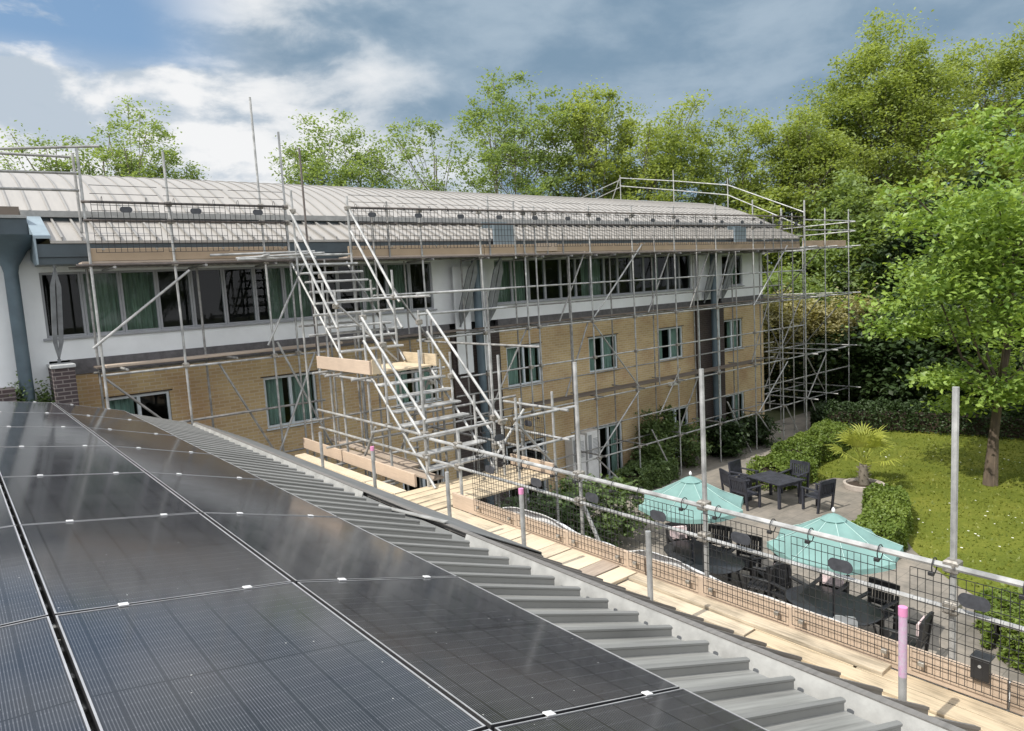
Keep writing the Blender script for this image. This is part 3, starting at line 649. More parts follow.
# stair tower
st = thing('scaffold_stair', (6.6,12,G), 'scaffold staircase of two straight flights climbing to the far eaves', 'staircase')
xl, xr = 5.95, 7.25
tz = [(14.50,.69),(14.28,.50),(14.07,.31),(13.85,.09),(13.63,-.14),(13.42,-.38),(13.20,-.62),(12.98,-.85),(12.76,-1.09)]
tz2 = [(11.28,-1.64),(11.04,-1.86),(10.82,-2.08),(10.58,-2.30),(10.35,-2.52),(10.10,-2.74),(9.88,-2.96)]
for y,z in tz+tz2:
    b = MB(); b.bev(xl+.03,y-.11,z-.022,xr-.03+.12,y+.11,z+.022,.012); b.build('tread', M['galv'], st)
tubes(st,'stringer',[((x,14.75,.74),(x,12.5,-1.38)) for x in (xl+.02,xr)]+[((x,11.55,-1.50),(x,9.62,-3.22)) for x in (xl+.02,xr)])
tubes(st,'handrail',[((5.93,14.5,1.81),(5.93,12.62,-.18)),((5.93,14.4,1.24),(5.93,12.7,-.62)),((7.27,14.52,1.93),(7.27,12.58,-.19)),((7.27,14.47,1.40),(7.27,12.55,-.72)),((5.93,11.68,-.40),(5.93,9.72,-2.09)),((5.93,11.65,-.84),(5.93,9.88,-2.37)),((7.27,11.57,-.37),(7.27,9.42,-2.31)),((7.27,11.62,-.79),(7.27,9.44,-2.80))],'galv',.0255)
tubes(st,'standard',[((5.97,y,a),(5.97,y,c)) for y,a,c in ((11.69,-.28,G),(11.02,-.32,G),(9.83,-.95,G),(13.3,.27,G),(12.77,.11,G),(13.75,.64,-1.6),(14.45,2.23,G))]+[((7.25,y,a),(7.25,y,c)) for y,a,c in ((10.85,-1.15,G),(9.4,-1.15,-3.3),(9.62,-.95,G),(9.0,-1.85,G),(12.77,.46,G),(14.5,2.16,G),(11.85,-.37,G),(10.17,-1.9,-3.4))])
tubes(st,'standard',[((x,y,a),(x,y,G)) for x,y,a in ((6.6,13.35,-.8),(7.25,13.7,.3),(6.6,14.5,.8),(8.9,11.8,-.1),(8.0,12.6,-.6),(7.25,11.2,-1.3),(6.6,9.3,-3.3))],'galv_old')
tubes(st,'transom',[((5.5,13.6,-2.5),(8.8,13.6,-2.5)),((5.5,12.7,-2.9),(9.2,12.7,-2.9)),((7.9,9.0,-2.9),(7.9,13.8,-2.9)),((6.6,11.4,-2.3),(9.2,11.4,-2.3)),((5.9,14.5,-.6),(7.4,14.5,-.6)),((5.9,13.8,.1),(7.4,13.8,.1)),((8.9,10.2,-1.2),(8.9,14.7,-1.2))],'galv_old')
tubes(st,'standard',[((8.25,9.2,-1.9),(8.25,9.2,G)),((8.25,10.1,-2.1),(8.25,10.1,G))])
tubes(st,'guardrail',[((5.93,13.95,-2.345),(5.93,9.7,-2.345)),((5.93,13.95,-2.72),(5.93,9.7,-2.72)),((7.2,9.0,-2.2),(8.6,9.0,-2.2)),((7.2,9.05,-2.75),(8.6,9.05,-2.75)),((8.25,8.8,-2.2),(8.25,10.6,-2.2)),((8.25,8.8,-2.72),(8.25,10.6,-2.72)),((7.2,11.8,-.05),(9.4,11.8,-.05)),((7.2,11.8,-.45),(9.4,11.8,-.45)),((7.25,11.4,-.1),(7.25,12.8,-.1)),((5.95,12.75,-.1),(7.3,12.75,-.1)),((5.95,14.55,.9),(7.3,14.55,.9))])
tubes(st,'transom',[((5.6,y,z),(7.6,y,z)) for y,z in ((11.6,-1.52),(12.72,-1.52),(13.3,-1.5),(9.7,-3.30),(11.0,-2.4),(9.0,-3.3),(10.9,-3.3),(12.8,-3.3),(9.7,-2.35),(13.0,-.35),(13.3,-.75))]+[((5.9,11.4,-1.56),(5.9,13.5,-1.56)),((7.3,11.4,-1.56),(7.3,13.5,-1.56))],'galv')
tubes(st,'brace',[((5.9,11.4,-2.4),(5.9,11.9,-3.0)),((7.3,11.6,-1.6),(7.3,13.0,-3.3)),((6.0,12.7,-.2),(7.2,12.7,-1.4)),((8.25,10.0,-2.3),(7.3,10.0,-3.3)),((7.3,9.05,-2.3),(8.2,9.05,-3.3))],'galv')
for k in range(5):
    b = MB(); b.bev(6.0+k*.25,11.5,-1.46,6.24+k*.25,13.1,-1.42,.004); b.build('landing_board', M['board'], st)
b = MB(); b.bev(5.885,11.42,-1.45,5.925,13.7,-1.20,.004); b.build('toe_board', M['toe'], st)
b = MB(); b.bev(7.30,11.42,-1.45,7.335,12.85,-1.22,.004); b.build('toe_board', M['board'], st)
b = MB(); b.bev(5.93,11.40,-1.45,6.12,11.435,-1.18,.004); b.build('toe_board', M['board'], st)
couplers(st,[(5.97,y,z) for y,z in ((9.83,-2.345),(9.83,-2.72),(11.02,-.9),(11.69,-.42),(12.77,-.2),(13.3,.4),(11.02,-2.345),(14.45,1.8))]+[(7.25,y,z) for y,z in ((9.62,-2.25),(9.62,-2.75),(10.85,-1.6),(11.85,-.6),(12.77,-.1),(14.5,1.9),(9.4,-2.3))])

# near walkway scaffold
XG, ZB = 5.70, -3.236
nw = thing('walkway_scaffold', (5.5,5,G), 'scaffold walkway along the near eaves with tall galvanised posts and white top rail', 'scaffold')
tubes(nw,'standard',[((XG,1.94,-.92),(XG,1.94,G)),((XG,4.16,-.91),(XG,4.16,G)),((XG,5.93,-.93),(XG,5.93,G)),((XG,8.46,-2.05),(XG,8.46,G))],'galv',.0245)
tubes(nw,'guardrail',[((XG-.05,-3,-2.275),(XG-.05,9.15,-2.275))],'galv',.026); tubes(nw,'guardrail',[((XG-.05,-3,-2.60),(XG-.05,9.1,-2.60))],'galv',.022)
inner_posts = [(1.885,-2.247,True),(4.03,-2.243,False),(5.80,-2.20,True),(7.25,-2.258,False),(9.2,-2.224,True),(11.02,-2.23,False),(-.3,-2.25,False)]
for y,zt,pk in inner_posts:
    b = MB(); b.tube((4.68,y,zt),(4.68,y,G),.0255,12); po = b.build('inner_post', M['galv'], nw, True)
    if pk:
        b = MB(); b.tube((4.68,y,zt-.05),(4.68,y,zt+.01),.0285,12); tag(b.build('end_cap', M['pink'], po, True), 'pink plastic tube cap')
b = MB(); b.tube((4.68,1.885,-2.72),(4.68,1.885,-2.30),.0262,12)
def fade(m0):
    m, nt, bb = newmat('pink_tape_tube')
    v = coords(nt,'World'); n = N(nt,'ShaderNodeTexNoise',Scale=30.0,Detail=5.0); L(nt,v,n.inputs['Vector'])
    L(nt, ramp(nt,n.outputs['Fac'],[(.35,(.50,.30,.44)),(.65,(.46,.42,.47))]), bb.inputs['Base Color']); bb.inputs['Roughness'].default_value=.5; return m
M['pinktape'] = fade(0)
tag(b.build('tape_sleeve', M['pinktape'], nw, True), 'pinkish tape sleeve on the nearest post')
tubes(nw,'transom',[((4.55,y,ZB-.10),(5.95,y,ZB-.10)) for y in (1.0,2.0,3.1,4.2,5.1,6.0,7.2,8.4,9.3,10.8,12.4,13.8)],'galv_old')
tubes(nw,'ledger',[((XG+.05,-3,ZB-.15),(XG+.05,14,ZB-.15)),((4.72,-3,ZB-.15),(4.72,14,ZB-.15)),((XG+.05,-3,-5.2),(XG+.05,9,-5.2))],'galv_old')
tubes(nw,'brace',[((5.76,6.0,-2.6),(5.9,5.0,-4.6))],'galv'); tubes(nw,'brace',[((5.76,4.2,-4),(5.76,6,-6.5)),((5.76,8.4,-3.5),(5.76,6.1,-6.5))],'galv_old')
x = -3
for i,e in enumerate((1.55,4.9,8.62)):
    b = MB(); b.bev(XG-.075+.004*(i%2),x+.01,ZB+.002,XG-.037+.004*(i%2),e-.01,ZB+.227,.005); b.build('toe_board', M['toe'], nw); x = e
b = MB(); b.bev(5.80,9.98,ZB+.002,5.84,14.6,ZB+.227,.005); b.build('toe_board', M['toe'], nw)
b = MB(); b.bev(7.78,8.75,ZB+.002,7.82,9.9,ZB+.20,.005); b.build('toe_board', M['toe'], nw)
couplers(nw,[(XG-.02,y,z) for y in (1.94,4.16,5.93,8.46) for z in (-2.275,-2.60)])
# loose boards laid on the walkway: each lifts off, so each is a thing
def board(lb, x0,y0,x1,y1,z, mat_='board', rz=0, t=.038):
    cx, cy = (x0+x1)/2,(y0+y1)/2
    tdir = (y1-y0) >= (x1-x0)
    b = MB(); hx,hy = (x1-x0)/2,(y1-y0)/2
    if tdir: b.bev(-hx,-hy,0,hx,hy,t,.004)
    else: b.bev(-hy,-hx,0,hy,hx,t,.004)
    o = b.build('scaffold_board', M[mat_], local=True); o.location = (cx,cy,z+ZO-t); o.rotation_euler.z = rz+(0 if tdir else -math.pi/2)
    return tag(o, lb, 'scaffold board', 'boards of the near walkway')
board('pale board next to the toe board, running off past the nearest pink-capped post', 5.445,-2.4,5.62,2.55,ZB)
board('pale board on the inner side of the walkway under the nearest pink-capped post', 5.265,-2.6,5.435,3.45,ZB)
board('lowest inside board half hidden by the skirt roof near the camera', 5.04,-2.5,5.255,3.2,ZB-.02)
board('long board lapped on top beside the toe board, ending mid walkway', 5.46,2.35,5.62,5.0,ZB+.036,'board_x')
board('middle board along the inside by the second grey post', 5.275,3.47,5.45,5.0,ZB+.004,'board_x')
board('outer board bedded below the lapped long board', 5.46,2.58,5.62,4.95,ZB-.004)
ol = ['fifth','sixth','seventh','eighth','ninth','tenth']
nm = ['first short cross board from the camera end, edge on to the step','second short cross board from the camera end','third short cross board from the camera end','fourth short cross board, level with the pink-capped middle post','fifth short cross board counting from the camera','sixth short cross board counting from the camera','seventh short cross board counting from the camera','eighth short cross board counting from the camera','ninth short cross board, farthest from the camera']
for i in range(9):
    y0 = 5.02+.258*i
    board(nm[i], 4.77+.01*(i%2), y0, 5.615, y0+.235+.01*(i%3), ZB+.04, 'grey_board' if i==1 else 'board_x', rnd.uniform(-.02,.02))
board('plain board between the cross boards and the corner deck, outer side', 5.40,7.38,5.62,8.66,ZB,'board_x')
board('plain board between the cross boards and the corner deck, inner side', 5.17,7.38,5.39,8.66,ZB,'board_x')
nm = ['first corner deck board at the foot of the stairs, nearest the camera','second corner deck board at the foot of the stairs','third corner deck board at the foot of the stairs','fourth corner deck board at the foot of the stairs','fifth corner deck board, tight against the stair foot']
for i in range(5):
    board(nm[i], 4.77, 8.72+.24*i, 7.75, 8.93+.24*i, ZB+.002, 'board')
board('long bright board behind the stairs beside the skirt roof', 5.17,9.96,5.38,13.9,ZB)
board('long inside board behind the stairs, mostly hidden by the eaves', 4.93,9.96,5.15,13.7,ZB)
board('inside board between cross boards and corner deck, by the eaves', 4.93,7.38,5.15,8.66,ZB)
board('long bright board behind the stairs against the upright toe board', 5.40,9.96,5.62,14.1,ZB,'board_x')
board('weathered plank lying outside the toe board under the stairs', 6.1,10.0,6.34,13.6,ZB+.06,'grey_board',.03)
board('second weathered plank outside the toe board, nearer the brick wall', 6.5,11.2,6.74,15.0,ZB+.02,'grey_board',-.02)

# brick guards
def guard(w=.88, h=.82, name='mesh_guard', dx=.055, dz=.08, wr=.0029):
    t = thing(name, (0,0,0), 'x', 'mesh guard', 'mesh guards on the near guardrail', local=True)   # local: x along the rail, z up from the bottom edge
    b = MB(); n = int(round(w/dx))
    for i in range(n+1): b.tube((-w/2+w*i/n,0,0),(-w/2+w*i/n,0,h),wr,4,cap=False)
    zz = [0,dz,2*dz,3*dz,4*dz,5*dz,6*dz,7*dz,8*dz,h-.07,h]
    for z in zz: b.tube((-w/2,.004,z),(w/2,.004,z),wr*1.15,4,cap=False)
    b.build('wire_mesh', M['wire'], t, local=True)
    b = MB(); vs=[]
    for yy in (-.012,-.006):
        for i in range(20):
            a = 2*math.pi*i/20; e = .055
            vs.append(((.05 if math.cos(a)>0 else -.05)+e*math.cos(a)*1.0, yy, h-.145+e*math.sin(a)))
    b.add(vs,[tuple(range(20)),tuple(range(39,19,-1))]+[(i,20+i,20+(i+1)%20,(i+1)%20) for i in range(20)]); fixn(b.build('oval_plaque', M['plaque'], t, local=True))
    for s in (-1,1):
        b = MB(); c = Vector((s*w*.33,.06,h+.03)); pts=[c+Vector((0,.052*math.cos(a),.062*math.sin(a))) for a in np.linspace(0,6.283,13)]
        b.path(pts,[.0048]*13,5); b.bev(s*w*.33-.02,-.012,h-.03,s*w*.33+.02,.012,h+.0,.003); b.build('rail_hook', M['wire'], t, local=True)
        b = MB(); b.bev(s*w*.4-.022,-.018,.04,s*w*.4+.022,.008,.075,.004); b.build('toe_clip', M['fitting'], t, local=True)
    return t
gp = guard()
gy = [0.80,1.76,2.74,3.68,4.66,5.62,6.60,7.56]
lbs = ['mesh guard nearest the camera, cut by the right edge beside the black bracket','mesh guard on the near rail with the tall nearest post behind it','mesh guard in front of the dark oval table with the grey chair','mesh guard in front of the right-hand teal parasol','mesh guard in front of the left-hand teal parasol','mesh guard on the near rail next to the pole with brace','mesh guard on the near rail by the pink-capped middle post','mesh guard at the far corner of the near rail by the stair foot']
lbs[0]='mesh guard nearest the camera at the right edge of the photo'
for i,y in enumerate(gy):
    loc=(XG-.115,y,-3.145); rot=(0,0,-math.pi/2)
    if i==0: gp.location=Vector(loc)+Vector((0,0,ZO)); gp.rotation_euler=rot; gp['label']=lbs[0]
    else: copy_tree(gp,loc,rot,lbs[i])
g2 = copy_tree(gp,(6.9,9.05,-3.14),(0,0,0),'mesh guard turned along the corner deck right of the stair foot')
g3 = copy_tree(gp,(7.95,9.55,-3.14),(0,0,math.pi/2),'mesh guard closing the far end of the corner deck')
fg = guard(1.12,.92,'mesh_guard',.1,.15,.0058); fg['group']='mesh guards along the far eaves'
ords = ['first','second','third','fourth','fifth','sixth','seventh','eighth','ninth','tenth','eleventh','twelfth','thirteenth','fourteenth','fifteenth','sixteenth','seventeenth','eighteenth','nineteenth','twentieth']
fx = [2.9,4.12,5.33]+[7.95+1.235*k for k in range(16)]
for i,x in enumerate(fx):
    loc=(x,S-.10,1.02); lb='%s mesh guard from the left along the far eaves guardrail'%ords[i]
    if i==0: fg.location=Vector(loc)+Vector((0,0,ZO)); fg['label']=lb
    else: copy_tree(fg,loc,None,lb)
# white sheeting outside the toe boards
b = MB(); ys=[.6+.1*i for i in range(72)]
def shtop(y):
    return -3.125+.022*math.sin(y*2.3)+(.11*math.exp(-((y-4.9)/.38)**4))+(.05*math.exp(-((y-4.4)/.3)**2))+(.12*math.exp(-((y-7.1)/.6)**4))
vs=[];fsx=[]
for i,y in enumerate(ys):
    t=shtop(y); vs+=[(5.86,y,t),(5.95+.02*math.sin(y*9),y,t-.05),(6.0+.03*math.sin(y*7),y,t-.6),(5.98+.03*math.sin(y*7),y,t-.6),(5.93+.02*math.sin(y*9),y,t-.05),(5.86,y,t-.012)]
    if i:
        for k in range(6): fsx.append(((i-1)*6+k,(i-1)*6+(k+1)%6,i*6+(k+1)%6,i*6+k))
b.add(vs,fsx); tag(fixn(b.build('plastic_sheet', M['sheet'], None, True)),'white plastic sheeting hung along the outside of the near toe boards','sheeting')
t = thing('clip_bracket',(5.6,1.72,-3.1),'black plastic bracket hooked over the near toe board at the right edge','bracket')
b = MB(); b.bev(5.585,1.66,-3.06,5.615,1.78,-2.90,.006); b.bev(5.58,1.655,-2.90,5.70,1.785,-2.885,.004); b.build('plate', M['blk'], t)
b = MB(); b.tube((5.584,1.72,-2.95),(5.578,1.72,-2.95),.012,8); b.build('bolt', M['galv'], t)

# ------------------------------------------------------------------ garden furniture
def armchair(name, w=.62, d=.56, mat_='darkwood', label='x', group='garden armchairs at the dark wooden table'):
    t = thing(name,(0,0,0),label,'chair',group,local=True); m = M[mat_]
    for sx in (-1,1):
        b=MB(); b.bev(sx*(w/2-.03)-.03,-d/2,0,sx*(w/2-.03)+.03,-d/2+.06,.62,.005); b.build('leg',m,t,local=True)
        b=MB(); b.beam((sx*(w/2-.03),d/2-.04,0),(sx*(w/2-.03),d/2+.07,.92),.06,.05,(0,1,0)); b.build('leg',m,t,local=True)
        b=MB(); b.bev(sx*(w/2-.03)-.04,-d/2-.03,.622,sx*(w/2-.03)+.04,d/2+.02,.655,.006); b.build('armrest',m,t,local=True)
    b=MB()
    for k in range(5): b.bev(-w/2+.03,-d/2+.01+k*.105,.40,w/2-.03,-d/2+.10+k*.105,.425,.004)
    b.box(-w/2+.04,-d/2+.02,.32,w/2-.04,-d/2+.05,.398); b.build('seat',m,t,local=True)
    b=MB(); b.beam((-w/2+.06,d/2+.06,.88),(w/2-.06,d/2+.06,.88),.04,.10,(0,0,1)); b.beam((-w/2+.06,d/2+.01,.50),(w/2-.06,d/2+.01,.50),.04,.06)
    for k in range(7):
        x=-w/2+.11+k*(w-.22)/6; b.beam((x,d/2+.01,.5),(x,d/2+.06,.86),.045,.018,(0,1,0))
    b.build('backrest',m,t,local=True)
    return t
def rect_table(cx,cy,rz,w,l):
    t=thing('garden_table',(cx,cy,G),'dark wooden rectangular garden table by the hedge','table'); t.rotation_euler.z=rz; m=M['darkwood']
    b=MB()
    for k in range(7): b.bev(-w/2+k*w/7,-l/2,.70,-w/2+(k+1)*w/7-.008,l/2,.735,.004)
    b.box(-w/2+.06,-l/2+.06,.62,w/2-.06,-l/2+.09,.698); b.box(-w/2+.06,l/2-.09,.62,w/2-.06,l/2-.06,.698); b.build('tabletop',m,t,local=True)
    for sx in (-1,1):
        for sy in (-1,1):
            b=MB(); b.bev(sx*(w/2-.08)-.035,sy*(l/2-.08)-.035,0,sx*(w/2-.08)+.035,sy*(l/2-.08)+.035,.697,.004); b.build('leg',m,t,local=True)
rect_table(18.42,10.98,R_(-12),1.0,1.25)
ch=armchair('garden_armchair')
spots=[((18.75,12.2),R_(0),'dark wooden armchair at the far left end of the garden table'),((19.55,11.0),R_(-90),'dark wooden armchair against the hedge behind the garden table'),((17.5,11.35),R_(80),'dark slatted armchair with its back to the left parasol'),((18.55,9.75),R_(168),'dark wooden armchair on the lawn side of the garden table'),((17.9,11.95),R_(60),'dark blue tinted armchair tucked behind the one nearest the left parasol')]
for i,((x,y),rz,lb) in enumerate(spots):
    if i==0: ch.location=(x,y,0); ch.rotation_euler.z=rz; ch['label']=lb
    else: copy_tree(ch,(x,y,G),(0,0,rz),lb)
def oval_table(cx,cy,rz,a,c,lb):
    t=thing('oval_table',(cx,cy,G),lb,'table','oval tables under the parasols'); t.rotation_euler.z=rz
    b=MB(); n=32; pr=[(.94,.70),(1,.708),(1,.722),(.985,.73)]; vs=[]
    for k,z in pr: vs+=[(a*k*math.copysign(abs(math.cos(q))**.8,math.cos(q)),c*k*math.copysign(abs(math.sin(q))**.8,math.sin(q)),z) for q in [2*math.pi*i/n for i in range(n)]]
    fs_=[tuple(range(n-1,-1,-1)),tuple(range(3*n,4*n))]
    for k in range(3):
        for i in range(n): fs_.append((k*n+i,k*n+(i+1)%n,k*n+n+(i+1)%n,k*n+n+i))
    b.add(vs,fs_); b.build('tabletop',M['table_top'],t,True,local=True)
    for sx in (-1,1):
        for sy in (-1,1):
            b=MB(); b.tube((sx*a*.6,sy*c*.6,.70),(sx*a*.75,sy*c*.72,0),.02,8); b.build('leg',M['blk'],t,local=True)
oval_table(12.2,9.0,R_(75),1.0,.62,'black oval table under the left parasol'); oval_table(11.9,6.0,R_(80),.85,.58,'charcoal oval table under the right parasol with a grey chair')
mc=armchair('patio_chair',.56,.5,'blk','x','black patio chairs round the oval tables')
spots=[((13.15,8.6),R_(-80),0,'black patio chair right of the left oval table'),((12.9,10.1),R_(-35),1,'black patio chair with pale cushion at the far end of the left oval table'),((12.35,7.7),R_(190),1,'black patio chair with pale cushion at the near end of the left oval table'),((13.25,9.4),R_(-75),0,'black patio chair behind the left oval table, under the canopy edge'),((12.75,6.5),R_(-85),1,'black patio chair with pink cushion behind the right oval table'),((12.05,4.8),R_(185),1,'black patio chair with pink cushion at the near end of the right oval table'),((11.2,9.3),R_(90),0,'black patio chair left of the left oval table'),((13.0,7.9),R_(-120),0,'black patio chair at the right front corner of the left oval table'),((12.7,5.6),R_(-95),0,'black patio chair behind the right oval table, nearest the right post'),((12.3,7.05),R_(-20),0,'black patio chair at the far end of the right oval table'),((13.2,10.0),R_(-60),0,'black patio chair farthest back beside the left parasol')]
pc=None
for i,((x,y),rz,cu,lb) in enumerate(spots):
    if i==0: t=mc; t.location=(x,y,0); t.rotation_euler.z=rz; t['label']=lb
    else: t=copy_tree(mc,(x,y,G),(0,0,rz),lb)
    if cu:
        b=MB(); b.bev(-.2,.21,.54,.2,.25,.86,.015); o=b.build('cushion',M['cushion'],None,local=True); o.parent=t
t=thing('plastic_chair',(11.55,5.62,G),'small light grey plastic chair at the right oval table','chair'); t.rotation_euler.z=R_(120)
b=MB(); b.bev(-.2,-.2,.43,.2,.2,.46,.012); b.build('seat',M['grey_plastic'],t,local=True)
b=MB(); b.prism([(-.2,.46),(.2,.46),(.2,.78),(.15,.87),(-.15,.87),(-.2,.78)],lambda u,w,v:(u,.18+v+(w-.46)*.2,w),0,.025); fixn(b.build('backrest',M['grey_plastic'],t,local=True))
for sx in (-1,1):
    for sy in (-1,1):
        b=MB(); b.tube((sx*.17,sy*.17,.43),(sx*.2,sy*.2,0),.015,8); b.build('leg',M['grey_plastic'],t,local=True)
def parasol(cx,cy,rot,R0,lb):
    t=thing('parasol',(cx,cy,G),lb,'parasol','teal garden parasols'); t.rotation_euler.z=rot
    zr,za=2.02,2.55; b=MB(); n=8; rings=[(.0,za),(.10*R0,za-.035),(.3*R0,za-.16),(.62*R0,za-.36),(1.0*R0,zr)]
    vs=[];sub=6;m_=n*sub
    for r,z in rings:
        for i in range(m_):
            a=2*math.pi*i/m_; f=(i%sub)/sub; chord=math.cos(math.pi/n)/math.cos((f-.5)*2*math.pi/n); sag=-.05*(r/R0)*math.sin(f*math.pi)
            rr=r*(chord*(1-.04*math.sin(f*math.pi)*(r/R0))); vs.append((rr*math.cos(a),rr*math.sin(a),z+sag))
    fs_=[(k*m_+i,k*m_+(i+1)%m_,(k+1)*m_+(i+1)%m_,(k+1)*m_+i) for k in range(len(rings)-1) for i in range(m_)]
    for i in range(m_):
        x,y,z=vs[(len(rings)-1)*m_+i]; vs.append((x*1.01,y*1.01,z-.085))
    q=len(rings)*m_; fs_+=[(q-m_+i,q-m_+(i+1)%m_,q+(i+1)%m_,q+i) for i in range(m_)]
    b.add(vs,fs_); c=b.build('canopy',M['canopy'],t,False,local=True); c.data.materials[0]=M['canopy']
    for p in c.data.polygons: p.use_smooth=True
    try: c.data.set_sharp_from_angle(angle=R_(9))
    except Exception: pass
    for i in range(0,m_,sub):
        b=MB(); b.path([(vs[k*m_+i][0]*1.004,vs[k*m_+i][1]*1.004,vs[k*m_+i][2]+.004) for k in range(1,len(rings))],[.007]*4,5); b.build('canopy_seam',M['seam_cloth'],c,local=True)
    b=MB(); m_=16; b.lathe([(.20*R0,za-.075),(.10*R0,za-.012),(.0,za+.03)],8,cap=False); b.build('vent_cap',M['canopy'],t,local=True)
    b=MB(); b.lathe([(.012,za+.04),(.03,za+.06),(.03,za+.09),(.008,za+.13)],10); b.build('finial',M['white_plastic'],t,local=True)
    b=MB(); b.tube((0,0,.05),(0,0,za),.022,10); b.build('pole',M['darkwood'],t,local=True)
    b=MB(); b.lathe([(.26,0),(.26,.05),(.06,.09),(.035,.3)],20); b.build('base',M['blk'],t,local=True)
    for k in range(8):
        a=2*math.pi*k/8; b=MB(); b.beam((.05*math.cos(a),.05*math.sin(a),za-.06),(R0*.98*math.cos(a),R0*.98*math.sin(a),zr-.02),.018,.012); b.build('rib',M['darkwood'],t,local=True)
parasol(11.83,8.98,R_(10),1.12,'teal canvas parasol on the left, partly behind the tall post')
parasol(11.47,5.75,R_(-8),1.08,'teal canvas parasol on the right, nearer the lawn')

# ------------------------------------------------------------------ planting
def leaves(C, size, rg, up=.5, asp=.62):
    n=len(C); nm=rg.normal(size=(n,3)); nm[:,2]=np.abs(nm[:,2])+up; nm/=np.linalg.norm(nm,axis=1)[:,None]
    t=rg.normal(size=(n,3)); t-=nm*(t*nm).sum(1)[:,None]; t/=np.linalg.norm(t,axis=1)[:,None]; bt=np.cross(nm,t)
    s=(size*rg.uniform(.6,1.35,n))[:,None]
    q=np.stack([C-t*s*.5, C+bt*s*asp*.5-t*s*.05, C+t*s*.5-nm*s*.12, C-bt*s*asp*.5-t*s*.05],1).reshape(-1,3)
    f=np.arange(4*n).reshape(n,4)
    return q,f
def leafmesh(name, C, size, rg, mat_, parent, up=.5, asp=.62):
    q,f=leaves(np.asarray(C),size,rg,up,asp); off=np.array(Vector((0,0,ZO))-(root_loc(parent) if parent else Vector((0,0,0))))
    me=bpy.data.meshes.new(name); me.from_pydata((q+off).tolist(),[],f.tolist()); me.update(); me.materials.append(M[mat_])
    o=bpy.data.objects.new(name,me); COL.objects.link(o)
    if parent: o.parent=parent
    return o
def tree(name,label,base,H_,crown_z,rx,rz,nclump,per,lsize,mat_,seed,group=None,trunk_r=.22,clump=.55,bark='bark',lean=(0,0),multi=1,shell=.45,cone=0,cat='tree',flat=.62,up=.95):
    rg=np.random.default_rng(seed); bx,by,bz=base
    t=thing(name,base,label,cat,group)
    c0=np.array([bx+lean[0],by+lean[1],bz+crown_z]); cents=[]
    while len(cents)<nclump:
        p=rg.uniform(-1,1,3); r=(np.abs(p)**2.6).sum()**(1/2.6)
        if r>1 or r<shell*rg.random(): continue
        wob=1-.19*(np.sin(p[0]*5+seed)+np.sin(p[1]*6+seed*2)+np.sin(p[2]*5+seed*3))/3*1.2
        k=1-cone*max(0,p[2]); cents.append(c0+p*np.array([rx*k,rx*k,rz])*wob)
    cents=np.array(cents); b=MB()
    for m_ in range(multi):
        a=rg.uniform(0,6.28); sp=.0 if multi==1 else .35
        top=np.array([bx+lean[0]+sp*rx*math.cos(a)*1.2,by+lean[1]+sp*rx*math.sin(a)*1.2,bz+crown_z+rz*.55]); pts=[]; rs=[]
        for i in range(7):
            f=i/6; pts.append(tuple(np.array([bx,by,bz])*(1-f)+top*f+rg.normal(0,.10 if 0<i else 0,3)*np.array([1,1,0])*min(1,f*3)*rx*.25)); rs.append(trunk_r*(1-.85*f)*(1.3 if i==0 else 1)/(multi**.5))
        b.path(pts,rs,8)
        P=np.array(pts); tip=.022 if H_>8 else .01
        own=[k for k in range(len(cents)) if k%multi==m_]
        for k in own[:max(14,len(own)//3)]:
            e=cents[k]; hz=max(bz+.38*H_,e[2]-rz*.35*rg.uniform(.5,1.3)); j=int(np.clip(np.searchsorted(P[:,2],hz)-1,2,5)); s0=P[j]; r0=rs[j]*.5
            mid=(s0+e)/2+np.array([0,0,-.08*np.linalg.norm(e-s0)])+rg.normal(0,.12*rx*.4,3)
            b.path([tuple(s0),tuple(mid),tuple(e)],[r0,r0*.6,tip],5)
    b.build('trunk',M[bark],t,True)
    C=[]
    for c in cents:
        k=int(per*rg.uniform(.5,1.5)); s=clump*rg.uniform(.6,1.4); d=rg.normal(size=(k,3))*np.array([s,s,s*flat])*.55; C.append(c+d)
    leafmesh('crown',np.concatenate(C),lsize,rg,mat_,t,up)
    return t
# big bright tree on the lawn
tree('broadleaf_tree','bright green leafy tree standing on the lawn at the right edge',(23.84,7.16,G),10.6,6.5,3.8,4.05,105,330,.175,'lf_bright',11,trunk_r=.16,clump=.80,bark='bark',shell=1.15,lean=(.35,-.75),flat=.38,up=.7)
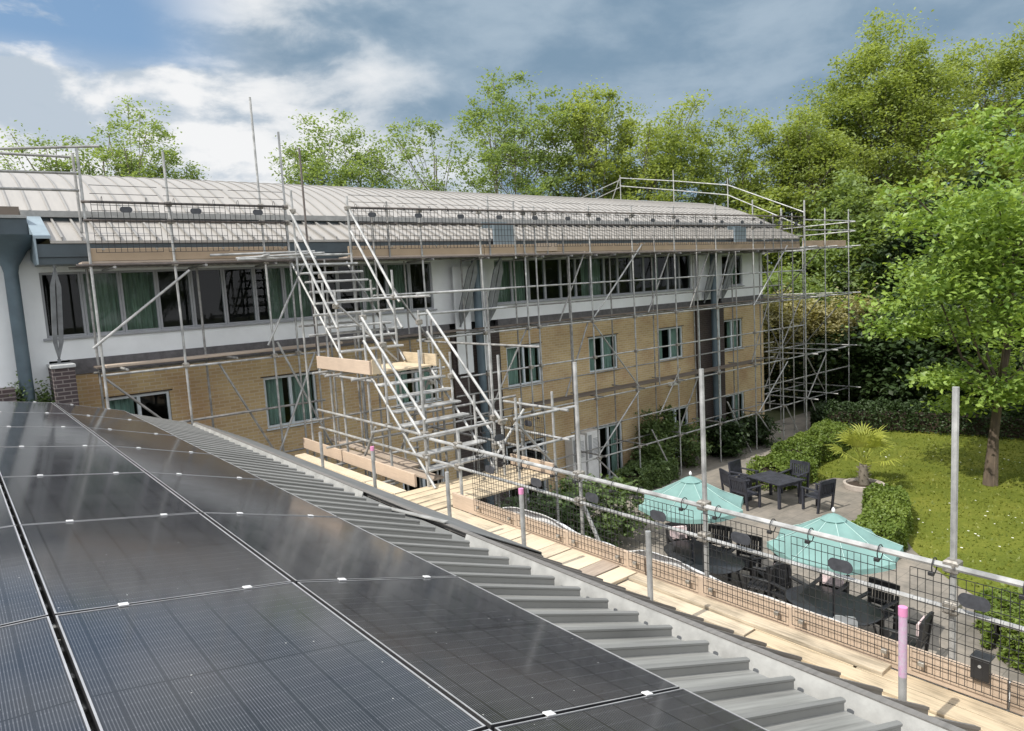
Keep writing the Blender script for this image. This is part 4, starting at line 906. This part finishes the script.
# trees beyond the building: px-free placements (x, y, z) along the far boundary
gr='tall trees beyond the building'
def at(dx,dy,d): return (dx*d,dy*d,G)
far_trees=[
 ('sparse young tree at the far left behind the scaffold rails',.145,1.22,40,16.9,2.6,4.4,134,63,0.18,'lf_mid',21,.5,2),
 ('sparse open tree second from the left behind the pale roof',.205,1.17,41,17.6,2.3,4.4,112,63,0.18,'lf_mid',22,.5,2),
 ('tallest of the sparse trees at the left behind the roof',.252,1.135,40,18.2,2.5,5.0,168,67,0.18,'lf_mid',23,.5,2),
 ('low thin tree right of the left group behind the roof',.295,1.09,42,15.6,1.7,3.4,67,57,0.17,'lf_mid',24,.45,2),
 ('rounded leafy tree behind the tall scaffold pole',.464,.957,43,16.9,3.8,5.2,291,105,0.19,'lf_mid',25,.62,3),
 ('thin airy tree right of the rounded leafy tree',.557,.88,42,17.4,3.0,5.4,134,75,0.18,'lf_mid',26,.5,2),
 ('tall open tree with branches showing behind the roof middle',.664,.80,43,19.4,3.7,6.4,291,91,0.19,'lf_mid',27,.52,4),
 ('narrow golden tree right of the tall open tree',.752,.73,44,19.0,2.8,6.4,302,108,0.19,'lf_gold',28,.52,3),
 ('dense golden green tree left of the roof rail posts',.828,.667,44,17.4,3.3,6.0,336,122,0.19,'lf_gold',29,.6,2),
 ('yellow green tree with bare twigs behind the roof rail',.925,.59,45,16.9,3.4,5.8,257,96,0.19,'lf_gold',30,.55,4),
 ('large golden tree rising tallest at the right',1.085,.468,46,21.6,4.9,7.6,716,148,0.21,'lf_gold',31,.75,3),
 ('second large golden tree at the right edge',1.235,.355,45,21.0,4.2,7.6,470,140,0.21,'lf_gold',32,.75,3),
 ('drooping golden tree between the large tree and the roof rail',1.0,.535,43,16.6,2.6,5.6,302,122,0.19,'lf_gold',33,.62,3),
]
for lb,dx,dy,d,H_,rx,rz,nc,per,ls,mt,sd,cl,mu in far_trees:
    tree('tall_tree',lb,at(dx,dy,d),H_,H_-rz*1.02,rx,rz,nc,per,ls,mt,sd,gr,.24,cl*1.15,'bark_pale',multi=mu,shell=.4)
src=[o for o in bpy.data.objects if o.name.startswith('tall_tree')]
for i,(x,y,k) in enumerate(((-22,-30,4),(-10,-34,6),(2,-31,8),(14,-36,4),(26,-30,7),(38,-33,8),(50,-26,6))):
    copy_tree(src[k],(x,y,G-1),(0,0,i*1.3),'tree standing behind the viewpoint, mirrored in the windows')['group']='trees behind the viewpoint'
# leafy understorey and dark bushes behind the lawn and scaffold
gr='bushes behind the lawn'
bush=[('pale cream flowering bush behind the gable scaffold',(32.5,19.0),5.6,1.9,2.4,240,75,.18,'lf_pale',41),
 ('second pale flowering bush right of the gable scaffold',(33.5,16.6),5.2,1.6,2.2,190,75,.18,'lf_pale',42),
 ('green bush behind the pale flowering bushes',(36.5,20.5),6.6,2.6,3.0,300,75,.22,'lf_mid',43),
 ('dark evergreen bush behind the gable scaffold foot',(33.2,18.5),3.6,2.0,1.8,150,80,.26,'lf_dark',44),
 ('dark evergreen bush behind the far end of the hedge',(33.6,14.8),4.6,2.2,2.3,220,80,.26,'lf_dark',45),
 ('dark evergreen bush left of the lawn tree trunk',(33.6,11.6),5.0,2.2,2.5,220,80,.26,'lf_dark',46),
 ('dark evergreen bush straight behind the lawn tree trunk',(34.2,8.6),5.2,2.3,2.6,220,80,.26,'lf_dark',47),
 ('dark evergreen bush right of the lawn tree trunk',(34.2,5.6),5.2,2.3,2.6,200,80,.26,'lf_dark',48),
 ('dark evergreen bush at the right edge behind the lawn',(34.0,2.6),5.0,2.2,2.5,160,80,.26,'lf_dark',49),
 ('tall shaded tree filling the gap behind the lawn tree',(39,13.5),10,3.0,4.6,260,70,.36,'lf_dark',50),
 ('tall shaded tree at the right behind the lawn tree',(39.5,8.5),10,3.0,4.6,220,70,.36,'lf_dark',51),
 ('green understorey tree left behind the roof end',(35,27),11.0,3.2,4.6,300,75,.27,'lf_mid',52),
 ('leafy tree filling the view past the far end of the gable scaffold',(40.5,19.2),11.6,3.0,5.6,330,75,.27,'lf_mid',56),
 ('second leafy tree low behind the gable scaffold',(44,16.5),11.0,3.0,5.2,280,75,.27,'lf_gold',57),
 ('green understorey tree filling the gap behind the gable scaffold',(41,25),12.0,3.4,5.4,340,75,.28,'lf_gold',55),
 ('green understorey tree behind the roof middle',(29,33),11.2,3.2,4.2,280,70,.27,'lf_gold',53),
 ('green understorey tree behind the roof rail start',(33,31),11.4,3.2,4.2,280,70,.27,'lf_gold',54)]
for lb,(x,y),H_,rx,rz,nc,per,ls,mt,sd in bush:
    tree('bush' if H_<8 else 'understorey_tree',lb,(x,y,G),H_,H_-rz,rx,rz,nc,per,ls,mt,sd,gr,.14,.6,'bark',multi=3,shell=.8,cat='bush' if H_<8 else 'tree')
# hedges: rounded box volumes of leaves over woody stems
def hedge(label,pts,w,h,n,ls,mat_,seed,group='clipped hedges'):
    rg=np.random.default_rng(seed); cx=sum(p[0] for p in pts)/len(pts); cy=sum(p[1] for p in pts)/len(pts)
    t=thing('hedge',(cx,cy,G),label,'hedge',group); C=[]; b=MB()
    segs=[(np.array(pts[i]),np.array(pts[i+1])) for i in range(len(pts)-1)]; ln=[np.linalg.norm(q-p) for p,q in segs]; tot=sum(ln)
    for (p,q),l in zip(segs,ln):
        b.beam((p[0],p[1],G+h*.33),(q[0],q[1],G+h*.33),w*.5,h*.64)
        k=int(n*l/tot); f=rg.random(k); d=(q-p)/l; nn=np.array([-d[1],d[0]])
        a=rg.uniform(0,math.pi,k); rad=1+rg.normal(0,.05,k)+.09*np.sin(f*l*4.1+seed)+.06*np.sin(f*l*9.7)
        tp=rg.random(k)<.45; u=rg.uniform(-1,1,k); v=rg.random(k)**.8
        bl=1+.10*np.sin(f*l*2.9+u*3+seed)+.06*np.sin(f*l*7.3-u*5)
        sx=np.where(tp,u*w/2,np.sign(u)*w/2*(1-.22*v**3)*rad); sz=np.where(tp,h*(1-.20*np.abs(u)**3)*bl+rg.normal(0,.025,k),v*h*.86*bl)
        xy=p[None]+(d[None]*(f*l)[:,None])+nn[None]*sx[:,None]; C.append(np.column_stack([xy,G+sz]))
    for e,dirn in ((segs[0][0],segs[0][0]-segs[0][1]),(segs[-1][1],segs[-1][1]-segs[-1][0])):
        dirn=dirn/np.linalg.norm(dirn); k=n//8; a=rg.uniform(-1.57,1.57,k); nn=np.array([-dirn[1],dirn[0]]); r=w/2*(1+rg.normal(0,.06,k))
        zz=rg.uniform(.02,1,k)*h; s=np.where(zz>h*.85,rg.random(k),1); xy=e[None]+dirn[None]*(np.cos(a)*r*s*.8)[:,None]+nn[None]*(np.sin(a)*r*s)[:,None]; C.append(np.column_stack([xy,G+zz]))
    b.build('stems',M['soil'],t); leafmesh('foliage',np.concatenate(C),ls,rg,mat_,t,.35)
hedge('low clipped hedge beside the right parasol, curving up to the palm',[(16.2,7.25),(17.4,7.45),(18.9,7.95),(19.5,8.35)],.95,.72,13000,.085,'lf_hedge',61)
hedge('rounded hedge just behind the dark wooden table',[(19.75,12.0),(20.9,11.7)],1.3,.80,9000,.085,'lf_hedge',62)
hedge('longer hedge running from behind the table towards the gable scaffold',[(22.0,12.5),(23.8,12.6),(26.0,13.0)],1.2,.85,12000,.09,'lf_hedge',63)
hedge('dark hedge along the far edge of the lawn',[(28.6,14.6),(30.2,12.0),(31.0,9.0),(31.8,5.0),(32,1)],1.4,1.05,20000,.11,'lf_dark',64)
hedge('leafy hedge at the right edge below the near guardrail',[(13.1,2.6),(13.7,3.5),(14.4,3.9)],1.1,.75,9000,.085,'lf_hedge',65)
hedge('dark low hedge at the foot of the brick wall',[(16.5,14.9),(18.4,15.1)],1.0,.7,8000,.085,'lf_shrub',66)
sg='shrubs against the brick wall'
for lb,(x,y),H_,rx,rz,nc,per,ls,mt,sd in [('tall climbing shrub between the two right ground floor doors',(18.9,15.6),2.2,.6,1.0,70,60,.12,'lf_shrub',71),('leafy shrub beside the white door frame',(20.1,15.4),1.5,.55,.75,45,60,.12,'lf_shrub',72),('dark shrub at the foot of the dark brick pier',(22.3,15.3),1.2,.7,.6,60,70,.14,'lf_dark',73),('dark shrub under the right ground floor window',(24.3,15.4),1.1,.7,.55,60,70,.14,'lf_dark',74),('low green shrub left of the climbing shrub',(18.1,15.4),1.1,.6,.55,45,60,.14,'lf_shrub',75),('low dark shrub behind the white sheeting and guard mesh',(10.6,12.3),1.6,1.2,.8,80,70,.14,'lf_dark',76),('broad dark shrub below the stair end',(12.6,12.9),1.5,1.3,.75,90,70,.14,'lf_shrub',77)]:
    tree('shrub',lb,(x,y,G),H_,H_-rz,rx,rz,nc,per,ls,mt,sd,sg,.04,.28,'bark',multi=3,shell=.7,cat='shrub')
for lb,x,sd in (('leafy climber left of the flared blue column',.98,81),('leafy climber between the flared column and the brick pier',1.38,82)):
    t=thing('climber',(x,15.9,G),lb,'climbing plant','climbers at the white wall'); rg=np.random.default_rng(sd); b=MB()
    for k in range(4): b.path([(x+rg.normal(0,.05),15.95,G),(x+rg.normal(0,.06),15.97,-4),(x+rg.normal(0,.08),15.95,-1.6)],[.015,.012,.006],5)
    b.build('stem',M['bark'],t); kk=420; C=np.column_stack([x+rg.normal(0,.10,kk),15.85+rg.normal(0,.09,kk),-1.62+rg.normal(0,.2,kk)-.1*(sd-81)]); leafmesh('foliage',C,.075,rg,'lf_shrub',t)
# palm in a round planter
t=thing('palm_tree',(21.35,9.75,G),'yellowish fan palm with drooping fronds in a round planter','palm tree'); rg=np.random.default_rng(9)
b=MB(); b.path([(21.35,9.75,G+.1),(21.33,9.75,G+.4),(21.3,9.74,G+.72)],[.15,.14,.11],10)
for k in range(26): a=k*2.4; z=G+.15+k*.022; b.tube((21.34+.12*math.cos(a),9.75+.12*math.sin(a),z),(21.34+.22*math.cos(a),9.75+.22*math.sin(a),z+.07),.02,5,.006)
b.build('trunk',M['bark_pale'],t,True)
fr=MB(); stm=MB()
for k in range(17):
    a=k*2.39996+rg.normal(0,.2); el=rg.uniform(.3,1.42); Ls=rg.uniform(.55,.85); d=np.array([math.cos(a)*math.cos(el),math.sin(a)*math.cos(el),math.sin(el)])
    p0=np.array([21.31,9.74,G+.74]); p1=p0+d*Ls; stm.tube(tuple(p0),tuple(p1),.012,5,.008)
    side=np.cross(d,[0,0,1.0]); side/=np.linalg.norm(side)+1e-6; nrm=np.cross(side,d)
    for j in range(15):
        f=(j-7)/7*1.25; dd=d*math.cos(f)+side*math.sin(f); dd/=np.linalg.norm(dd); ll=.72*(1-.25*abs(f))*rg.uniform(.85,1.1); wv=np.cross(dd,nrm)*.022
        m1=p1+dd*ll*.55+nrm*.02; e=p1+dd*ll-np.array([0,0,.12+.22*rg.random()])*ll
        fr.add([tuple(p1-wv*.3),tuple(p1+wv*.3),tuple(m1+wv),tuple(m1-wv),tuple(e)],[(0,1,2,3),(3,2,4)])
stm.build('frond_stalks',M['lf_palm'],t); fr.build('fronds',M['lf_palm'],t)
t=thing('planter',(21.35,9.75,G),'round stone edged planter full of soil at the edge of the lawn','planter')
b=MB(); b.lathe([(.56,0),(.58,.14),(.50,.15),(.48,.06)],32,(21.35,9.75,G+.006),cap=False); b.build('rim',M['terracotta'],t,True)
b=MB(); b.lathe([(.48,.07),(.25,.10),(0.02,.12)],24,(21.35,9.75,G+.006),cap=False); b.build('soil',M['soil'],t,True)

# ------------------------------------------------------------------ sun, sky, camera
sun_el, sun_dir = R_(50), Vector((-1.0,.04,0)).normalized()
sd = Vector((sun_dir.x*math.cos(sun_el), sun_dir.y*math.cos(sun_el), math.sin(sun_el)))
ld = bpy.data.lights.new('sun','SUN'); ld.energy = 4.2; ld.angle = R_(.6); ld.color = (1,.955,.87)
lo = bpy.data.objects.new('sun', ld); COL.objects.link(lo); lo.rotation_euler = sd.to_track_quat('Z','Y').to_euler(); lo.location = (0,0,40)
w = bpy.data.worlds.new('World'); sc.world = w; w.use_nodes = True; nt = w.node_tree
bg = nt.nodes['Background']; bg.inputs['Strength'].default_value = .1
sky = nt.nodes.new('ShaderNodeTexSky'); sky.sky_type = 'NISHITA'; sky.sun_disc = False; sky.sun_elevation = sun_el; sky.sun_rotation = math.atan2(sun_dir.x, sun_dir.y)
tc = nt.nodes.new('ShaderNodeTexCoord'); sp = nt.nodes.new('ShaderNodeSeparateXYZ'); L(nt, tc.outputs['Generated'], sp.inputs[0])
yaw = .676336829
def dotv(vx,vy,vz=0):
    return math_(nt,'ADD', math_(nt,'ADD', math_(nt,'MULTIPLY',sp.outputs['X'],vx), math_(nt,'MULTIPLY',sp.outputs['Y'],vy)), math_(nt,'MULTIPLY',sp.outputs['Z'],vz))
side = dotv(math.cos(yaw),-math.sin(yaw)); fwd = dotv(math.sin(yaw),math.cos(yaw)); Zd = sp.outputs['Z']
def noise(scale, stretch, detail=8.0, rough=.55, off=(0,0,0)):
    mp = nt.nodes.new('ShaderNodeMapping'); mp.inputs['Scale'].default_value = stretch; mp.inputs['Location'].default_value = off
    L(nt, tc.outputs['Generated'], mp.inputs['Vector']); n = N(nt,'ShaderNodeTexNoise',Scale=scale,Detail=detail,Roughness=rough,Distortion=.25); L(nt, mp.outputs['Vector'], n.inputs['Vector']); return n.outputs['Fac']
def sstep(x, a, c):
    m = nt.nodes.new('ShaderNodeMapRange'); m.interpolation_type='SMOOTHSTEP'; m.inputs['From Min'].default_value=a; m.inputs['From Max'].default_value=c; L(nt, x, m.inputs['Value']); return m.outputs['Result']
def mixc(f, a, c):
    x = N(nt,'ShaderNodeMix',data_type='RGBA')
    if isinstance(f,float): x.inputs['Factor'].default_value=f
    else: L(nt,f,x.inputs['Factor'])
    for k,v in (('A',a),('B',c)):
        if isinstance(v,tuple): x.inputs[k].default_value=(*v,1)
        else: L(nt,v,x.inputs[k])
    return x.outputs['Result']
n1 = noise(3.2,(1,1,2.6),8.0,.55,(.35,0,.2)); n2 = noise(5.0,(1,1,2.4),7.0,.52,(3.1,1.7,.4)); n3 = noise(1.6,(1,1,2.0),5.0,.5,(7.3,2.2,1.1))
K = 7.2    # cloud radiance scale (times the 0.1 background strength)
n4 = noise(13.0,(1,1,1.9),7.0,.6,(1.3,5.1,2.2))
n2b = math_(nt,'ADD', n2, math_(nt,'MULTIPLY',math_(nt,'SUBTRACT',n4,.5),.32))
white = mixc(sstep(n2b,.41,.54), (.60*K,.69*K,.79*K), (1.06*K,1.07*K,1.08*K))
dark = mixc(sstep(n2b,.32,.70), (.25*K,.375*K,.51*K), (.45*K,.57*K,.69*K))
dk = sstep(math_(nt,'ADD', math_(nt,'ADD', side, math_(nt,'MULTIPLY',math_(nt,'SUBTRACT',n3,.5),.6)), math_(nt,'ADD',math_(nt,'MULTIPLY',Zd,.8),math_(nt,'MULTIPLY',math_(nt,'SUBTRACT',n2b,.5),-.9))), -.20, .24)
cloud = mixc(dk, white, dark)
# unseen cloud overhead and behind the camera, brightened to fill shaded faces
beh = sstep(math_(nt,'ADD', math_(nt,'MULTIPLY',fwd,-1.0), math_(nt,'MULTIPLY',Zd,.85)), -.45, .40)
cloud = mixc(beh, cloud, (1.8*K,1.84*K,1.93*K))
hole = math_(nt,'MULTIPLY', sstep(n1,.44,.53), sstep(side,-.27,-.42))
hole = math_(nt,'MULTIPLY', hole, sstep(Zd,.235,.31))
skyc = mixc(.55, sky.outputs['Color'], (.30*K,.52*K,.82*K))
final = mixc(hole, cloud, skyc)
L(nt, final, bg.inputs['Color'])

cam = bpy.data.cameras.new('camera'); co = bpy.data.objects.new('camera', cam); COL.objects.link(co)
f_px, pitch, roll, yw = 704.6424, -.11265144, -.05738805, .676336829
fw = Vector((math.sin(yw)*math.cos(pitch), math.cos(yw)*math.cos(pitch), math.sin(pitch))); r0 = Vector((math.cos(yw),-math.sin(yw),0)); u0 = r0.cross(fw)
r = r0*math.cos(roll)+u0*math.sin(roll); u = -r0*math.sin(roll)+u0*math.cos(roll)
mw = Matrix((( r.x,u.x,-fw.x,0),(r.y,u.y,-fw.y,0),(r.z,u.z,-fw.z,ZO),(0,0,0,1))); co.matrix_world = mw
cam.sensor_fit = 'HORIZONTAL'; cam.sensor_width = 36; cam.lens = f_px/1024*36; cam.clip_start = .05; cam.clip_end = 2000
sc.camera = co
vs_ = sc.view_settings; vs_.view_transform = 'Standard'; vs_.look = 'None'; vs_.exposure = .25; vs_.gamma = 1; vs_.use_curve_mapping = False
sc.cycles.max_bounces = 8; sc.cycles.transparent_max_bounces = 16
